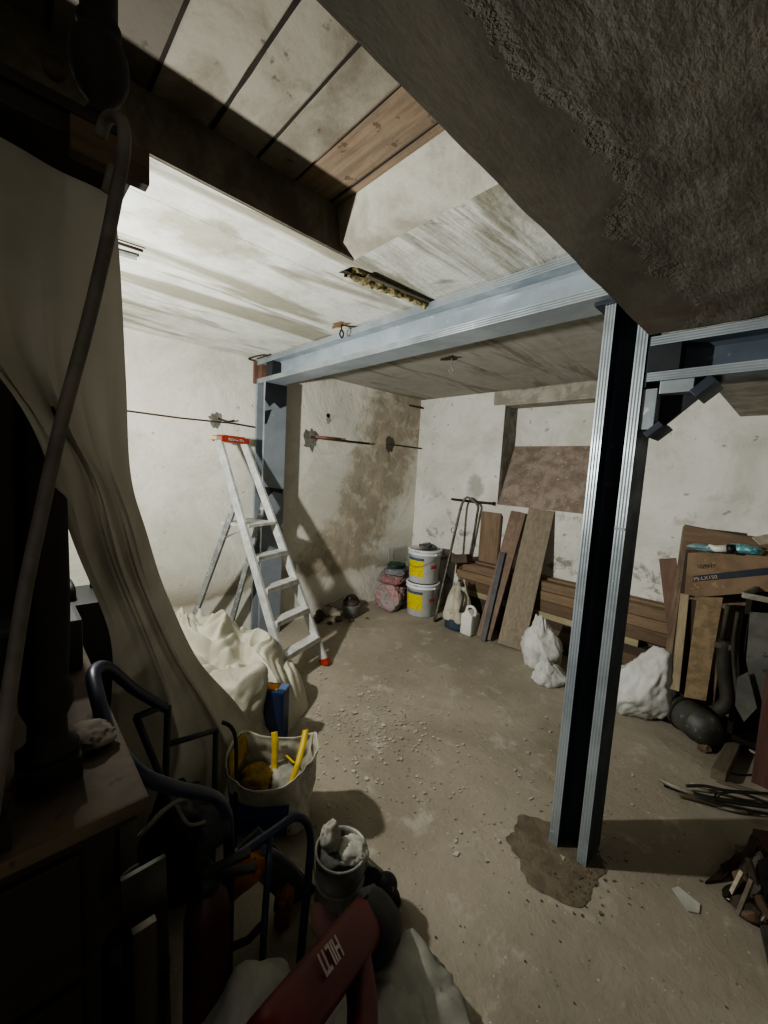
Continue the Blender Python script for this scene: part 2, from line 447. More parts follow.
# damp patch round the column base and the rest of the ground dirt
b = MB()
random.seed(3)
def patch(mb, c, r, z, seed, n=60, sx=1, sy=1, amp=.35):
    vs = []
    for k in range(n):
        a = 2*math.pi*k/n; q = r*(1 + amp*noise.fractal(V((math.cos(a)*1.6+seed, math.sin(a)*1.6, seed)), 1, 2, 4))
        vs.append(mb.bm.verts.new((c[0]+math.cos(a)*q*sx, c[1]+math.sin(a)*q*sy, z)))
    mb._mark([mb.bm.faces.new(vs)])
patch(b, (2.83, 1.60), .175, .0025, 4, sx=1.15, sy=.95)
tag(b.build('damp_patch', M('damp_cement', '766c5b', '63594a', rough=.95, scale=14, bump=.8, bd=.008)), 'dark patch of fresh cement on the floor round the foot of the steel column', 'patch')

# ================================================================== STEELWORK
def h_profile(w, h, tf, tw, groove=True):
    """H section outline, (u across flange, v along height), counter-clockwise; flange edges carry fine mill grooves"""
    g = .0009
    def edge(x, sgn, v0, v1):
        # edge from v0 to v1 at u=x with 3 grooves
        out = []; n = 7
        for i in range(n+1):
            v = v0 + (v1-v0)*i/n
            out.append((x - (g*sgn if i % 2 else 0), v))
        return out
    f = .012
    W = w/2; Hh = h/2; T = tw/2
    P = []
    P += edge(-W, -1, Hh, Hh-tf) + [(-T-f, Hh-tf), (-T, Hh-tf-f), (-T, -Hh+tf+f), (-T-f, -Hh+tf)] + edge(-W, -1, -Hh+tf, -Hh)
    P += edge(W, 1, -Hh, -Hh+tf) + [(T+f, -Hh+tf), (T, -Hh+tf+f), (T, Hh-tf-f), (T+f, Hh-tf)] + edge(W, 1, Hh-tf, Hh)
    return P
def h_beam(mb, p0, p1, udir, vdir, w, h, tf=.034, tw=.012):
    p0 = V(p0); p1 = V(p1); u = V(udir); v = V(vdir)
    prof = h_profile(w, h, tf, tw); mb.slot = 0
    A = [mb.bm.verts.new(p0+u*a+v*c) for a, c in prof]; B = [mb.bm.verts.new(p1+u*a+v*c) for a, c in prof]
    n = len(prof); fs = [mb.bm.faces.new(A[::-1]), mb.bm.faces.new(B)]
    for i in range(n):
        j = (i+1) % n; f = mb.bm.faces.new((A[i], A[j], B[j], B[i]))
        a, c = prof[i], prof[j]
        if abs(a[0]) > w/2-.004 and abs(c[0]) > w/2-.004 and a[0]*c[0] > 0: f.material_index = 1
        fs.append(f)

# girder 1: across the room
t = thing('steel_girder', (1.4, 1.705, 2.2), 'long blue-grey steel H-beam spanning below the white ceiling to the left wall', 'beam')
b = MB(); h_beam(b, (.03, 1.705, 2.294), (2.895, 1.705, 2.294), (0, 1, 0), (0, 0, 1), .17, .188, .036)
b.build('beam_section', [m_steel('steel_girder_paint', 'a6b0b7', '8f999f', 'c6cdd2', .4, .2), STEEL_EDGE], t)
b = MB(); b.box((.20, 1.6185, 2.237), (.30, 1.6992, 2.350)); b.build('bitumen_band', BLACKPAINT, t)
b = MB(); b.box((.03, 1.628, 2.238), (.10, 1.6985, 2.349)); b.build('rust_coloured_end', M('rusty_primer', '6f5042', '533c31', rough=.8, bump=.3), t)
tag(MB().box((.0, 1.60, 2.2), (.028, 1.80, 2.385), .004).build('packing_block', wood('red_brown_block', '745649', '574036', 'Z')), 'reddish brown packing block between girder end and left wall', 'block')
b = MB(); b.tube([(.02, 1.60, 2.385), (.02, 1.55, 2.392), (.22, 1.57, 2.392), (.24, 1.61, 2.389)], .006, 8, 4); b.tube([(.10, 1.585, 2.386), (.3, 1.60, 2.392)], .005, 8)
tag(b.build('rebar_loop', M('dark_iron', '2b2622', '3a2f28', rough=.8)), 'dark bent rebar loop above the wall end of the long girder', 'rebar')

# column
t = thing('steel_column', (2.855, 1.72, 0), 'tall open H-section steel column standing on the floor under the girders', 'column')
b = MB(); h_beam(b, (2.855, 1.72, 0), (2.855, 1.72, 2.17), (0, 1, 0), (1, 0, 0), .16, .15, .036)
b.build('column_section', [STEEL_DK, STEEL_EDGE], t)
b = MB(); b.box((2.745, 1.625, 2.171), (2.898, 1.81, 2.186), .002); b.build('cap_plate', STEEL_DK, t)
b = MB(); b.box((2.893, 1.6385, 1.352), (2.928, 1.641, 1.362)); b.build('weld_seam', STEEL_EDGE, t)
# second girder under the landing slab
t = thing('steel_girder', (3.8, 1.72, 1.89), 'shorter dark steel H-beam carrying the low slab right of the column', 'beam')
b = MB(); h_beam(b, (2.94, 1.72, 1.953), (X1-.005, 1.72, 1.953), (0, 1, 0), (0, 0, 1), .16, .15, .03)
b.build('beam_section', [m_steel('steel_mid_grey', '59636d', '4b545d', '7d8890', .45, .25), STEEL_EDGE], t)
b = MB(); b.box((2.9405, 1.6425, 1.911), (3.03, 1.7135, 1.996)); b.build('bitumen_band', BLACKPAINT, t)
b = MB(); b.box((2.932, 1.645, 1.86), (2.9395, 1.795, 2.03)); b.build('end_plate', STEEL_DK, t)
# knee bracket
t = thing('knee_bracket', (3.0, 1.72, 1.74), 'small black and grey steel knee bracket in the corner of column and shorter girder', 'bracket')
b = MB(); b.prism([(2.935, 1.712, 1.8778), (3.11, 1.712, 1.8778), (3.11, 1.712, 1.85), (2.985, 1.712, 1.725), (2.935, 1.712, 1.725)], (0, .014, 0)); b.build('web_plate', BLACKPAINT, t)
b = MB(); b.box((2.9302, 1.65, 1.715), (2.975, 1.705, 1.855), .002); b.build('flange_strip', STEEL_EDGE, t)
b = MB(); b.box((2.98, 1.65, 1.835), (3.075, 1.705, 1.8779), .002); b.build('flange_strip', STEEL_EDGE, t)
b = MB(); b.plank((2.955, 1.72, 1.695), (2.998, 1.72, 1.735), (0, 1, 0), .15, .022); b.build('stub_plate', STEEL_DK, t)
b = MB(); b.plank((3.075, 1.72, 1.825), (3.125, 1.72, 1.872), (0, 1, 0), .15, .03); b.build('stub_plate', STEEL_DK, t)
# post at the left wall
t = thing('steel_post', (.105, 1.72, 0), 'blue-grey steel H-post with black paint patches standing against the left wall', 'column')
b = MB(); h_beam(b, (.105, 1.72, 0), (.105, 1.72, 2.199), (0, 1, 0), (1, 0, 0), .20, .17, .03)
b.build('post_section', [m_steel('steel_post_paint', '7f858b', '6c7379', '9aa1a6', .6, .05), STEEL_EDGE], t)
b = MB()
def wallpatch(mb, pts, x, th=.0015): mb.prism([(x, y, z) for y, z in pts], (th, 0, 0))
wallpatch(b, [(1.622, 2.195), (1.818, 2.195), (1.818, 2.03), (1.76, 2.0), (1.70, 2.04), (1.66, 2.0), (1.617, 2.05)], .1905); b.build('paint_patch', BLACKPAINT, t)
b = MB(); wallpatch(b, [(1.62, 1.96), (1.68, 1.98), (1.66, 1.92), (1.64, 1.86), (1.62, 1.85)], .1905); b.build('paint_patch', BLACKPAINT, t)
b = MB(); wallpatch(b, [(1.622, 1.33), (1.818, 1.31), (1.80, 1.27), (1.72, 1.29), (1.66, 1.24), (1.62, 1.10)], .1905); b.build('paint_patch', BLACKPAINT, t)
b = MB(); patch(b, (.14, 1.62), .17, .003, 9, sx=1, sy=1.2); tag(b.build('damp_patch', MATS['damp_cement']), 'dark cement smear on the floor at the foot of the wall post', 'patch')

# ================================================================== STEP LADDER
ALU = M('paint_spattered_aluminium', 'c6c7c3', 'aaacaa', rough=.55, metal=.15, scale=9, bump=.1, speck='8f908c', sp_amt=.62)
ALU2 = M('dull_aluminium_rear', '9a9c9a', '7d807f', rough=.55, metal=.2, scale=9, bump=.15, speck='cfcfc8', sp_amt=.60)
ORANGE = M('orange_red_plastic', 'b5402a', '933222', rough=.5, bump=.1)
STEPM = M('ladder_step_alu', 'cfd0cb', 'b2b3ae', rough=.5, metal=.2, scale=8, bump=.1)
FL, FR_ = V((1.1085, 1.386, 0)), V((.953, 1.795, 0)); TL, TR = V((.328, 1.186, 1.69)), V((.237, 1.421, 1.69))
t = thing('step_ladder', (.65, 1.5, 0), 'paint-spattered aluminium step ladder with orange-red feet and tray before the left wall', 'ladder')
wd = (FR_-FL).normalized()
for side, (A, B) in (('l', (FL, TL)), ('r', (FR_, TR))):
    b = MB(); b.plank(A+(B-A)*.015, B, wd, .024, .062, .003); b.build('front_rail', ALU, t)
def rail(A, B, z): return A + (B-A)*(z/1.69)
for i in range(1, 6):
    z = .214*i
    a = rail(FL, TL, z) + wd*.012; c = rail(FR_, TR, z) - wd*.012
    n = V((wd.y, -wd.x, 0))
    if i < 5:
        b = MB(); b.obox((a+c)/2 + n*.008, ((c-a).length/2, .042, .012), Matrix((( wd.x, n.x, 0), (wd.y, n.y, 0), (0, 0, 1))), .003)
        b.obox((a+c)/2 + n*.046 - V((0,0,.012)), ((c-a).length/2, .004, .014), Matrix((( wd.x, n.x, 0), (wd.y, n.y, 0), (0, 0, 1))), .001)
        b.build('step', STEPM, t)
    else:
        b = MB(); b.obox((a+c)/2 - n*.10, ((c-a).length/2, .14, .011), Matrix((( wd.x, n.x, 0), (wd.y, n.y, 0), (0, 0, 1))), .003); b.build('platform', STEPM, t)
# rear legs hinge just above the platform
HL, HR = rail(FL, TL, 1.22) - V((.03, .0, 0)), rail(FR_, TR, 1.22) - V((.03, .0, 0))
RL, RR = V((.075, 1.02, 0)), V((.035, 1.40, 0))
for A, B in ((RL, HL), (RR, HR)):
    b = MB(); b.plank(A+(B-A)*.02, B, wd, .022, .045, .003); b.build('rear_rail', ALU2, t)
b = MB(); b.tube([RL+(HL-RL)*.12, RR+(HR-RR)*.12], .009); b.build('brace', ALU2, t)
b = MB(); b.tube([RL+(HL-RL)*.78, rail(FL, TL, 1.05)-V((.02,0,0))], .007); b.build('brace', ALU2, t)
for P, B in ((FL, TL), (FR_, TR), (RL, HL), (RR, HR)):
    b = MB(); dd = (B-P).normalized(); b.plank(P+dd*.005, P+dd*.055, wd, .042, .075, .006); b.build('foot', ORANGE, t)
b = MB(); mid = (TL+TR)/2; L2 = (TR-TL).length/2; rot = Matrix((( wd.x, wd.y, 0), (wd.y, -wd.x, 0), (0, 0, 1)))
b.obox(mid+V((0,0,.0)), (L2+.012, .05, .022), rot, .008)
b.obox(mid+V((0,0,.024)), (L2-.02, .035, .006), rot, .002); b.build('tray', ORANGE, t)
b = MB(); n = V((wd.y, -wd.x, 0)); b.obox(mid+n*.0512+V((0,0,.0)), (L2*.62, .001, .009), rot); b.build('tray_badge', M('dark_red_badge', '5a1a14', rough=.5, speck='d8c8c0', scale=30, sp_amt=.5), t)
b = MB(); b.obox(TL+V((0,0,.0))-wd*.03, (.03, .045, .012), rot, .004); b.build('rail_cap', M('cream_cap', 'c9bfa6', 'b3a88e'), t)

# ================================================================== WALL IRON, CEILING BITS
IRON = M('rusty_iron', '4a3a2d', '2e2721', rough=.8, metal=.3, scale=14, bump=.4)
MORTAR = M('grey_mortar_dab', '7a786f', '5e5c53', rough=.95, scale=14, bump=.8, bd=.008)
def on_left(y, z, r, seed):
    b = MB(); n = 28
    vs = [b.bm.verts.new((.004, y + math.cos(2*math.pi*k/n)*r*.8*(1+.6*noise.noise(V((math.cos(2*math.pi*k/n)*2, math.sin(2*math.pi*k/n)*2, seed)))), z + math.sin(2*math.pi*k/n)*r*(1+.6*noise.noise(V((math.cos(2*math.pi*k/n)*2, math.sin(2*math.pi*k/n)*2, seed+5)))))) for k in range(n)]
    b.bm.faces.new(vs); return b
t = thing('wall_rod', (.05, 1.1, 1.83), 'long thin dark iron rod on the left wall above the ladder', 'rod')
b = MB(); b.tube([(.035, .45, 1.838), (.04, 1.0, 1.83), (.05, 1.40, 1.838), (.05, 1.60, 1.828)], .006); b.tube([(.0, 1.31, 1.87), (.05, 1.36, 1.845), (.06, 1.42, 1.862)], .007, 8); b.build('rod', IRON, t)
on_left(1.29, 1.855, .062, 1).build('mortar_dab', MORTAR, t)
t = thing('wall_rod', (.06, 2.55, 1.8), 'short iron bar with red-brown painted end on the left wall right of the post', 'rod')
b = MB(); b.tube([(.005, 2.20, 1.805), (.05, 2.55, 1.80), (.06, 2.90, 1.802)], .011); b.build('rod', IRON, t)
b = MB(); b.tube([(.03, 2.24, 1.812), (.052, 2.52, 1.815)], .013); b.build('painted_end', M('red_brown_paint', '8a6353', '74503f'), t)
on_left(2.20, 1.79, .10, 2).build('mortar_dab', MORTAR, t)
t = thing('wall_rod', (.06, 3.5, 1.8), 'short dark iron bar on the brown stained end of the left wall', 'rod')
b = MB(); b.tube([(.0, 3.26, 1.825), (.06, 3.40, 1.82), (.07, 3.74, 1.815)], .008); b.build('rod', IRON, t)
on_left(3.27, 1.83, .085, 3).build('mortar_dab', M('dark_mortar_dab', '5c564a', '46423a', rough=.95, scale=14, bump=.8), t)
b = MB(); b.tube([(.001, 3.55, 2.31), (.05, D-.01, 2.30)], .010); tag(b.build('iron_stub', IRON), 'tiny dark iron stub high in the back corner', 'rod')
t = thing('wall_hole', (.0, 2.4, 2.03), 'small dark drill hole high in the left wall', 'hole')
b = MB(); b.lathe([(.0, 0), (.022, 0), (.021, .003), (.0, .0032)], (.001, 2.395, 2.035), (1, 0, 0), 16); b.build('bore', M('hole_black', '14110e', '1d1813', rough=1), t)
on_left(2.40, 1.99, .035, 6).build('mortar_dab', M('hole_smudge', 'a9a598', '8d897d', rough=.95), t)
t = thing('wall_rod', (.9, D-.06, 1.25), 'horizontal iron rod on the back wall left of the niche', 'rod')
b = MB(); b.tube([(.60, D-.05, 1.245), (.85, D-.05, 1.243), (1.13, D-.04, 1.245)], .013); b.build('rod', IRON, t)
b = MB(); b.lathe([(0, 0), (.02, 0), (.02, .015), (0, .015)], (1.125, D-.04, 1.245), (1, 0, 0), 12); b.build('end_knob', IRON, t)

# broken ceiling slot with yellowed foam
FOAM = M('yellow_expanding_foam', 'b9ad80', '857a55', rough=.9, scale=22, bump=1, bd=.012, speck='ded7b4')
t = thing('ceiling_slot', (1.88, 1.4, 2.36), 'long broken slot in the ceiling filled with crusty yellow foam', 'hole')
b = MB()
def foam(u, v):
    p = V((1.855 + .055*u, 1.15 + .52*u, H)); a = math.pi*v; w = .030*(1-.55*u)+.006
    k = 1+.4*noise.fractal(V((u*14, v*5, 2)), 1, 2, 4)
    return V((p.x + math.cos(a)*w*k, p.y + .05*noise.noise(V((u*9, v*4, 7)))*.4, H + .001 - math.sin(a)*.034*k))
b.grid(foam, 90, 16); b.build('foam', FOAM, t)
b = MB(); b.prism([(1.80, 1.14, H-.002), (1.87, 1.12, H-.02), (1.895, 1.20, H-.03), (1.885, 1.28, H-.002)], (0, 0, .001)); b.build('torn_edge', M('dark_torn_edge', '2b261d', '48402f', rough=1), t)
b = MB(); b.plank((1.905, 1.22, H-.018), (1.93, 1.66, H-.010), (1, 0, 0), .030, .008); b.build('lath', wood('grey_lath', '6a6452', '4f4a3b', 'Y'), t)
t = thing('ceiling_hook', (1.28, 1.56, 2.35), 'rusty ceiling hook with a flaking patch beside the long girder', 'hook')
b = MB(); b.tube([(1.29, 1.55, H), (1.285, 1.555, H-.03), (1.30, 1.56, H-.055), (1.275, 1.57, H-.075), (1.262, 1.56, H-.055), (1.282, 1.553, H-.036)], .005, 8, 4); b.tube([(1.28, 1.56, H-.004), (1.36, 1.66, H-.012), (1.38, 1.67, H-.04)], .004, 8, 3); b.build('hook', IRON, t)
b = MB(); patch(b, (1.27, 1.55), .055, H-.003, 3, 26, 1.5, .6, .6); b.build('rust_patch', M('rust_flake', '8f7752', '6b5234', rough=.95), t)
t = thing('ceiling_hook', (1.39, 2.5, 2.3), 'small ceiling hook with a rust ring behind the long girder', 'hook')
b = MB(); b.tube([(1.397, 2.52, H), (1.397, 2.52, H-.06), (1.41, 2.53, H-.09), (1.385, 2.54, H-.11), (1.375, 2.52, H-.085)], .005, 8, 4); b.build('hook', M('pale_iron', '9a968c', '6c675d', metal=.4, rough=.6), t)
b = MB(); patch(b, (1.39, 2.51), .06, H-.003, 6, 26, 1.4, .8, .5); b.build('rust_patch', M('rust_ring', '4b3b2b', '33291f', rough=.95), t)
t = thing('ceiling_bracket', (1.22, .43, 2.36), 'pair of short metal strips fixed under the bright ceiling beside the plastic sheet', 'bracket')
p0, p1 = at(112, 241, 'Z', 2.385), at(143, 251, 'Z', 2.385); b = MB(); b.tube([p0, p1], .006); b.build('dark_strip', IRON, t)
p0, p1 = at(112, 251, 'Z', 2.385), at(137, 258, 'Z', 2.385); b = MB(); b.plank(p0, p1, (0, 0, 1), .012, .03); b.build('pale_strip', M('galvanised_strip', 'a5aaa7', '8c918e', metal=.4, rough=.5), t)

# ================================================================== BACK LEFT CORNER
PAIL = M('white_pail_plastic', 'd6d9d8', 'c4c7c5', rough=.45, scale=3, bump=.05, speck='aeb0ac', sp_amt=.68)
YEL = M('yellow_label', 'd3c81f', 'c2b41a', rough=.5, scale=26, bump=0, speck='a8801c', sp_amt=.56)
NAVY = M('navy_label_band', '2b4255', '22364a', rough=.5, scale=40, bump=0, speck='8fa0a8', sp_amt=.55)
REDL = M('red_tag', 'a3242a', '8e1d24', rough=.5, scale=30, bump=0, speck='d9c2bd', sp_amt=.58)
WIRE = M('wire_handle', '8d908e', '6f7271', rough=.5, metal=.5)
def bucket(z, label, tilt, tail):
    c = V((.60, 3.31, z)); r0, r1, h = .155, .175, .352
    t = thing('paint_bucket', tuple(c), label, 'bucket', 'white paint buckets stacked in the corner')
    b = MB(); b.lathe([(r0-.01, 0), (r0, .006), (r1-.002, h-.05), (r1+.008, h-.048), (r1+.008, h-.042), (r1, h-.038), (r1, h-.012), (r1-.004, h-.012)], c, seg=48); b.build('body', PAIL, t)
    b = MB(); b.lathe([(r1+.004, h-.020), (r1+.010, h-.016), (r1+.010, h+.001), (r1+.004, h+.006), (r1-.010, h+.006), (r1-.014, h-.002), (.0, h-.002)], c, seg=48); b.build('lid', PAIL, t)
    base = math.atan2(CAM.y-c.y, CAM.x-c.x) + tilt
    def panel(a0, a1, z0, z1, off=.0012):
        def f(u, v):
            zz = z0+(z1-z0)*v; r = r0+(r1-.002-r0)*(zz/(h-.05))+off; a = base+a0+(a1-a0)*u
            return c + V((math.cos(a)*r, math.sin(a)*r, zz))
        return f
    b = MB(); b.grid(panel(-1.25, -.02, .075, .245), 16, 2); b.build('yellow_label', YEL, t)
    b = MB(); b.grid(panel(-1.25, -.02, .247, .275), 16, 2); b.build('label_header', NAVY, t)
    b = MB(); b.grid(panel(.45, .88, .165, .205), 8, 2); b.build('red_tag', REDL, t)
    b = MB()
    for k in range(3): 
        a = base-.55+.10*k; b.obox(c+V((math.cos(a)*(r1+.0105), math.sin(a)*(r1+.0105), h-.009)), (.001, .006, .004), Matrix.Rotation(a, 3, 'Z'))
    b.build('lid_marks', M('dark_ink', '33373a', '33373a', bump=0), t)
    pts = []
    for k in range(17):
        u = k/16; a = base + .72 - 2.6*u if tail else base+.72-.02*u
        pts.append(c + V((math.cos(a)*(r1+.014+.01*math.sin(u*math.pi)), math.sin(a)*(r1+.014+.01*math.sin(u*math.pi)), h-.035-(.13*math.sin(math.pi*u) if tail else .16*u))))
    b = MB(); b.tube(pts, .0028, 6); b.build('wire_handle', WIRE, t)
    b = MB()
    a = base+.72; q = c+V((math.cos(a)*(r1+.006), math.sin(a)*(r1+.006), h-.036)); b.lathe([(0, 0), (.014, 0), (.012, .012), (0, .013)], q, (math.cos(a), math.sin(a), 0), 14); b.build('handle_lug', PAIL, t)
    return t
bucket(0.0, 'white paint bucket with yellow label standing on the floor, lower of the two', .05, False)
bucket(.3595, 'white paint bucket with yellow label stacked on top, scrap metal on its lid', .0, True)
GREYRAG = M('grey_scrap', '6c6a65', '4e4c47', rough=.8, scale=16, bump=.5)
b = MB(); b.blob((.62, 3.33, .735), (.11, .10, .03), 5, .3, 3, 3, .7145, .25); b.slot = 1
b.tube([(.57, 3.25, .735), (.65, 3.27, .78), (.74, 3.33, .735)], .012, 8, 3); b.obox((.68, 3.27, .76), (.022, .02, .03), Matrix.Rotation(.5, 3, 'Y'), .004)
tag(b.build('scrap_bundle', [GREYRAG, M('dull_metal_scrap', '6d6f6d', '4d4f4d', metal=.5, rough=.5)]), 'grey crumpled scrap lying on the lid of the upper paint bucket', 'scrap')

PINK = M('pink_paper_sack', 'a47f7e', '8c8580', rough=.8, scale=7, bump=.7, speck='5d5752', sp_amt=.6)
PINK2 = M('grey_pink_sack', '77706d', '8d5f5e', rough=.8, scale=5, bump=.7, speck='c9c5bf', sp_amt=.62)
def sackshape(p): 
    return V((math.copysign(abs(p.x)**.75, p.x), math.copysign(abs(p.y)**.75, p.y), math.copysign(abs(p.z)**.8, p.z)))
b = MB(); b.blob((0.270, 3.180, 0.140), (.17, .21, .155), 11, .22, 2.6, 5, .002, .20, sackshape, .5); tag(b.build('cement_sack', PINK), 'pink crumpled paper sack on the floor left of the buckets, lowest of its pile', 'sack', 'sacks in the back corner')
b = MB(); b.blob((0.270, 3.200, 0.335), (.15, .19, .07), 12, .22, 2.6, 5, .26, .16, sackshape, .5); tag(b.build('cement_sack', PINK2), 'grey and pink flattened sack lying on the lowest pink sack', 'sack', 'sacks in the back corner')
b = MB(); b.blob((0.280, 3.210, 0.415), (.14, .17, .035), 14, .2, 2.6, 4, .395, .2, sackshape, .5); tag(b.build('cement_sack', M('dark_grey_sack', '5b5a58', '77757a', rough=.7, scale=8, bump=.5, speck='b9b6b0')), 'dark grey sack with pale scuffs on top of the sack pile', 'sack', 'sacks in the back corner')
b = MB(); b.blob((0.260, 3.230, 0.470), (.10, .12, .028), 15, .3, 3, 4, .448, .25, None, .3); tag(b.build('green_net', M('dark_green_net', '24523a', '16352a', rough=.7, scale=14, bump=.6)), 'crumpled dark green net on the sack pile by the buckets', 'net')
# clear plastic crate standing behind, and a beige tub
t = thing('clear_sheet', (.2, 3.45, .0), 'cloudy transparent plastic panel standing in the back corner', 'sheet')
tp = NT('cloudy_clear_plastic'); tp.b.inputs['Alpha'].default_value = .28; MATS['clr'] = tp.out(rgb('a9a9a0'), .3)
b = MB(); b.box((.06, 3.30, .02), (.065, 3.62, .62)); b.box((.06, 3.60, .02), (.44, 3.605, .62)); b.build('panel', MATS['clr'], t)
b = MB(); b.tube([(.062, 3.30, .02), (.062, 3.30, .62), (.062, 3.60, .62), (.44, 3.602, .62)], .005, 6); b.build('rim', M('cloudy_rim', '9b998f', '85837a'), t)
t = thing('storage_tub', (.52, 3.62, 0), 'pale grey plastic tub with darker lid behind the buckets', 'tub')
b = MB(); b.box((.34, 3.63, 0), (.58, 3.735, .555), .01); b.build('body', M('pale_tub', 'aaaaa3', '97978f', rough=.5), t)
b = MB(); b.box((.32, 3.615, .556), (.60, 3.75, .59), .006); b.build('lid', M('tub_lid', '6f6c62', '5c594f', rough=.6), t)

# little debris bucket in front of the left wall
t = thing('mortar_tub', (.21, 2.62, 0), 'small grey bucket full of rubble at the foot of the left wall', 'bucket')
b = MB(); b.lathe([(.07, 0), (.075, .004), (.092, .13), (.097, .135), (.09, .137), (.085, .12), (.0, .10)], (.25, 2.60, 0), seg=24); b.build('body', M('scuffed_grey_tub', '8b8d8c', '6d6f6e', rough=.5, scale=12, speck='b9bab6'), t)
b = MB(); b.blob((.25, 2.60, .135), (.08, .08, .035), 31, .3, 3, 3, .11, .3); b.build('rubble_fill', M('brown_rubble', '574a3f', '3c332b', rough=.95, scale=16, bump=.8), t)
random.seed(21)
RUB = [M('rubble_dark', '4a4138', '302a24', rough=.95, bump=.6), M('rubble_pale', '958d7e', '7a7265', rough=.95, bump=.6), M('rubble_brown', '6d5a47', '50402f', rough=.95, bump=.6)]
def chunk(name, c, r, seed, m, label, group, squash=.6):
    b = MB(); r_ = bmesh.ops.create_icosphere(b.bm, subdivisions=2, radius=1)
    R = Matrix.Rotation(seed*1.3, 3, 'Z')
    for v in r_['verts']:
        n = v.co.normalized(); k = 1+.45*noise.cell(n*1.4+V((seed,0,0))) * .5 + .3*noise.noise(n*1.8+V((0, seed, 0)))
        p = R @ V((n.x*r*k, n.y*r*.75*k, n.z*r*squash*k)); v.co = p + V(c)
        if v.co.z < .001: v.co.z = .001
    return tag(b.build(name, m), label, 'rubble', group)
for k, (x, y, r) in enumerate([(.12, 2.30, .075), (.10, 2.44, .085), (.28, 2.42, .045), (.18, 2.22, .05), (.12, 2.76, .07), (.36, 2.52, .028), (.30, 2.30, .03), (.17, 2.50, .05), (.40, 2.70, .018)]):
    chunk('rubble_chunk', (x, y, r*.5), r, k+2, RUB[k % 3], 'rough broken rubble lump in the heap at the foot of the left wall', 'rubble heap by the left wall')
b = MB(); b.plank((.06, 2.42, .10), (.24, 2.50, .22), (0, 1, 0), .05, .012); tag(b.build('wood_scrap', wood('pale_scrap', 'b5ac98', '8f8672', 'X')), 'pale wood scrap poking out of the rubble at the left wall', 'scrap')
b = MB(); b.blob((.16, 2.68, .10), (.06, .10, .10), 44, .2, 3, 3, .001, .2, sackshape); tag(b.build('black_sack', M('black_plastic', '1d1d1e', '2b2b2c', rough=.4, bump=.4)), 'small black plastic sack behind the grey rubble bucket', 'sack')

# bent tube handle
t = thing('bent_tube_stand', (.86, 3.3, 0), 'bent rusty steel tube frame leaning on the back wall beside the buckets', 'frame')
TUBE = M('weathered_tube', '6f6a60', '4b463d', rough=.55, metal=.45, scale=14)
b = MB(); b.tube([V((.872, 3.21, .015)).lerp(at(460, 511, 'Y', 3.60), k/4) for k in range(5)] + [at(463, 502, 'Y', 3.63), at(467, 497.5, 'Y', 3.65), at(472, 500, 'Y', 3.66), at(478, 506, 'Y', 3.68), at(477, 515, 'Y', 3.69), at(473, 540, 'Y', 3.71), at(466, 575, 'Y', 3.72)], .013, 10, 5); b.build('bent_tube', TUBE, t)
b = MB(); b.plank((.872, 3.205, .008), (.84, 3.46, .008), (1, 0, 0), .03, .010); b.build('foot_bar', TUBE, t)
b = MB(); b.plank(V((.872, 3.21, .02)), V((.872, 3.21, .015)).lerp(at(460, 511, 'Y', 3.60), .22), (1, 0, 0), .030, .008); b.build('foot_plate', TUBE, t)
b = MB(); b.tube([(.775, 3.56, .95), (.75, 3.545, .94), (.755, 3.55, .90), (.785, 3.55, .90)], .004, 6, 3); b.build('eyelet', TUBE, t)

# white sack with navy bottom, jerrycan
t = thing('canvas_bag', (1.09, 3.30, 0), 'limp off-white cloth bag with navy bottom slumped beside the white canister', 'bag')
CAN = M('off_white_canvas', 'b5b09f', '8f8a7a', rough=.9, scale=5, bump=.6, speck='6f6a5d', sp_amt=.66)
def bagf(u, v):
    a = 2*math.pi*u; zz = .09+.37*v; r = (.115*(1-v)**.55 + .03) * (1+.16*math.sin(a*5+v*3)+.1*noise.noise(V((math.cos(a)*2, math.sin(a)*2, v*4))))
    return V((1.10 + r*math.cos(a) - .02*v, 3.29 + r*.85*math.sin(a)+.03*v, zz + (.035*math.sin(a*3) if v > .95 else 0)))
b = MB(); b.grid(bagf, 60, 22); b.build('cloth', CAN, t, solid=.004)
b = MB(); b.lathe([(.105, 0), (.128, .012), (.130, .05), (.118, .10), (.10, .105)], (1.10, 3.29, 0.001), seg=30); b.build('navy_bottom', M('navy_cloth', '2c3646', '3a4454', rough=.9, bump=.4), t)
b = MB(); b.tube([(1.15, 3.24, .40), (1.19, 3.22, .34), (1.18, 3.2, .2)], .012, 8, 3); b.tube([(1.06, 3.30, .44), (1.10, 3.27, .49), (1.13, 3.30, .43)], .01, 8, 3); b.build('strap', M('black_strap', '2b2b2c', '3c3c3a', rough=.8), t)
t = thing('jerrycan', (1.27, 3.27, 0), 'small white plastic canister with moulded handle on the floor before the planks', 'canister')
JW = M('white_hdpe', 'd3d3cc', 'c2c2ba', rough=.45, scale=4, bump=.08)
cc = V((1.265, 3.26, 0)); b = MB(); b.box(cc+V((-.062, -.075, .002)), cc+V((.062, .075, .205)), .02); b.prism([cc+V((-.055, -.06, .20)), cc+V((.0, -.06, .245)), cc+V((.05, -.06, .20))], (0, .12, 0)); b.build('body', JW, t)
b = MB(); b.tube([cc+V((-.04, -.02, .20)), cc+V((-.025, -.02, .262)), cc+V((.02, -.015, .275)), cc+V((.055, -.01, .245)), cc+V((.055, -.01, .19))], .014, 10, 4); b.build('handle', JW, t)
b = MB(); b.lathe([(.02, 0), (.022, .03), (.018, .034), (0, .034)], cc+V((-.02, .04, .225)), seg=16); b.build('cap', M('grey_cap', '8a8a84', '77776f'), t)

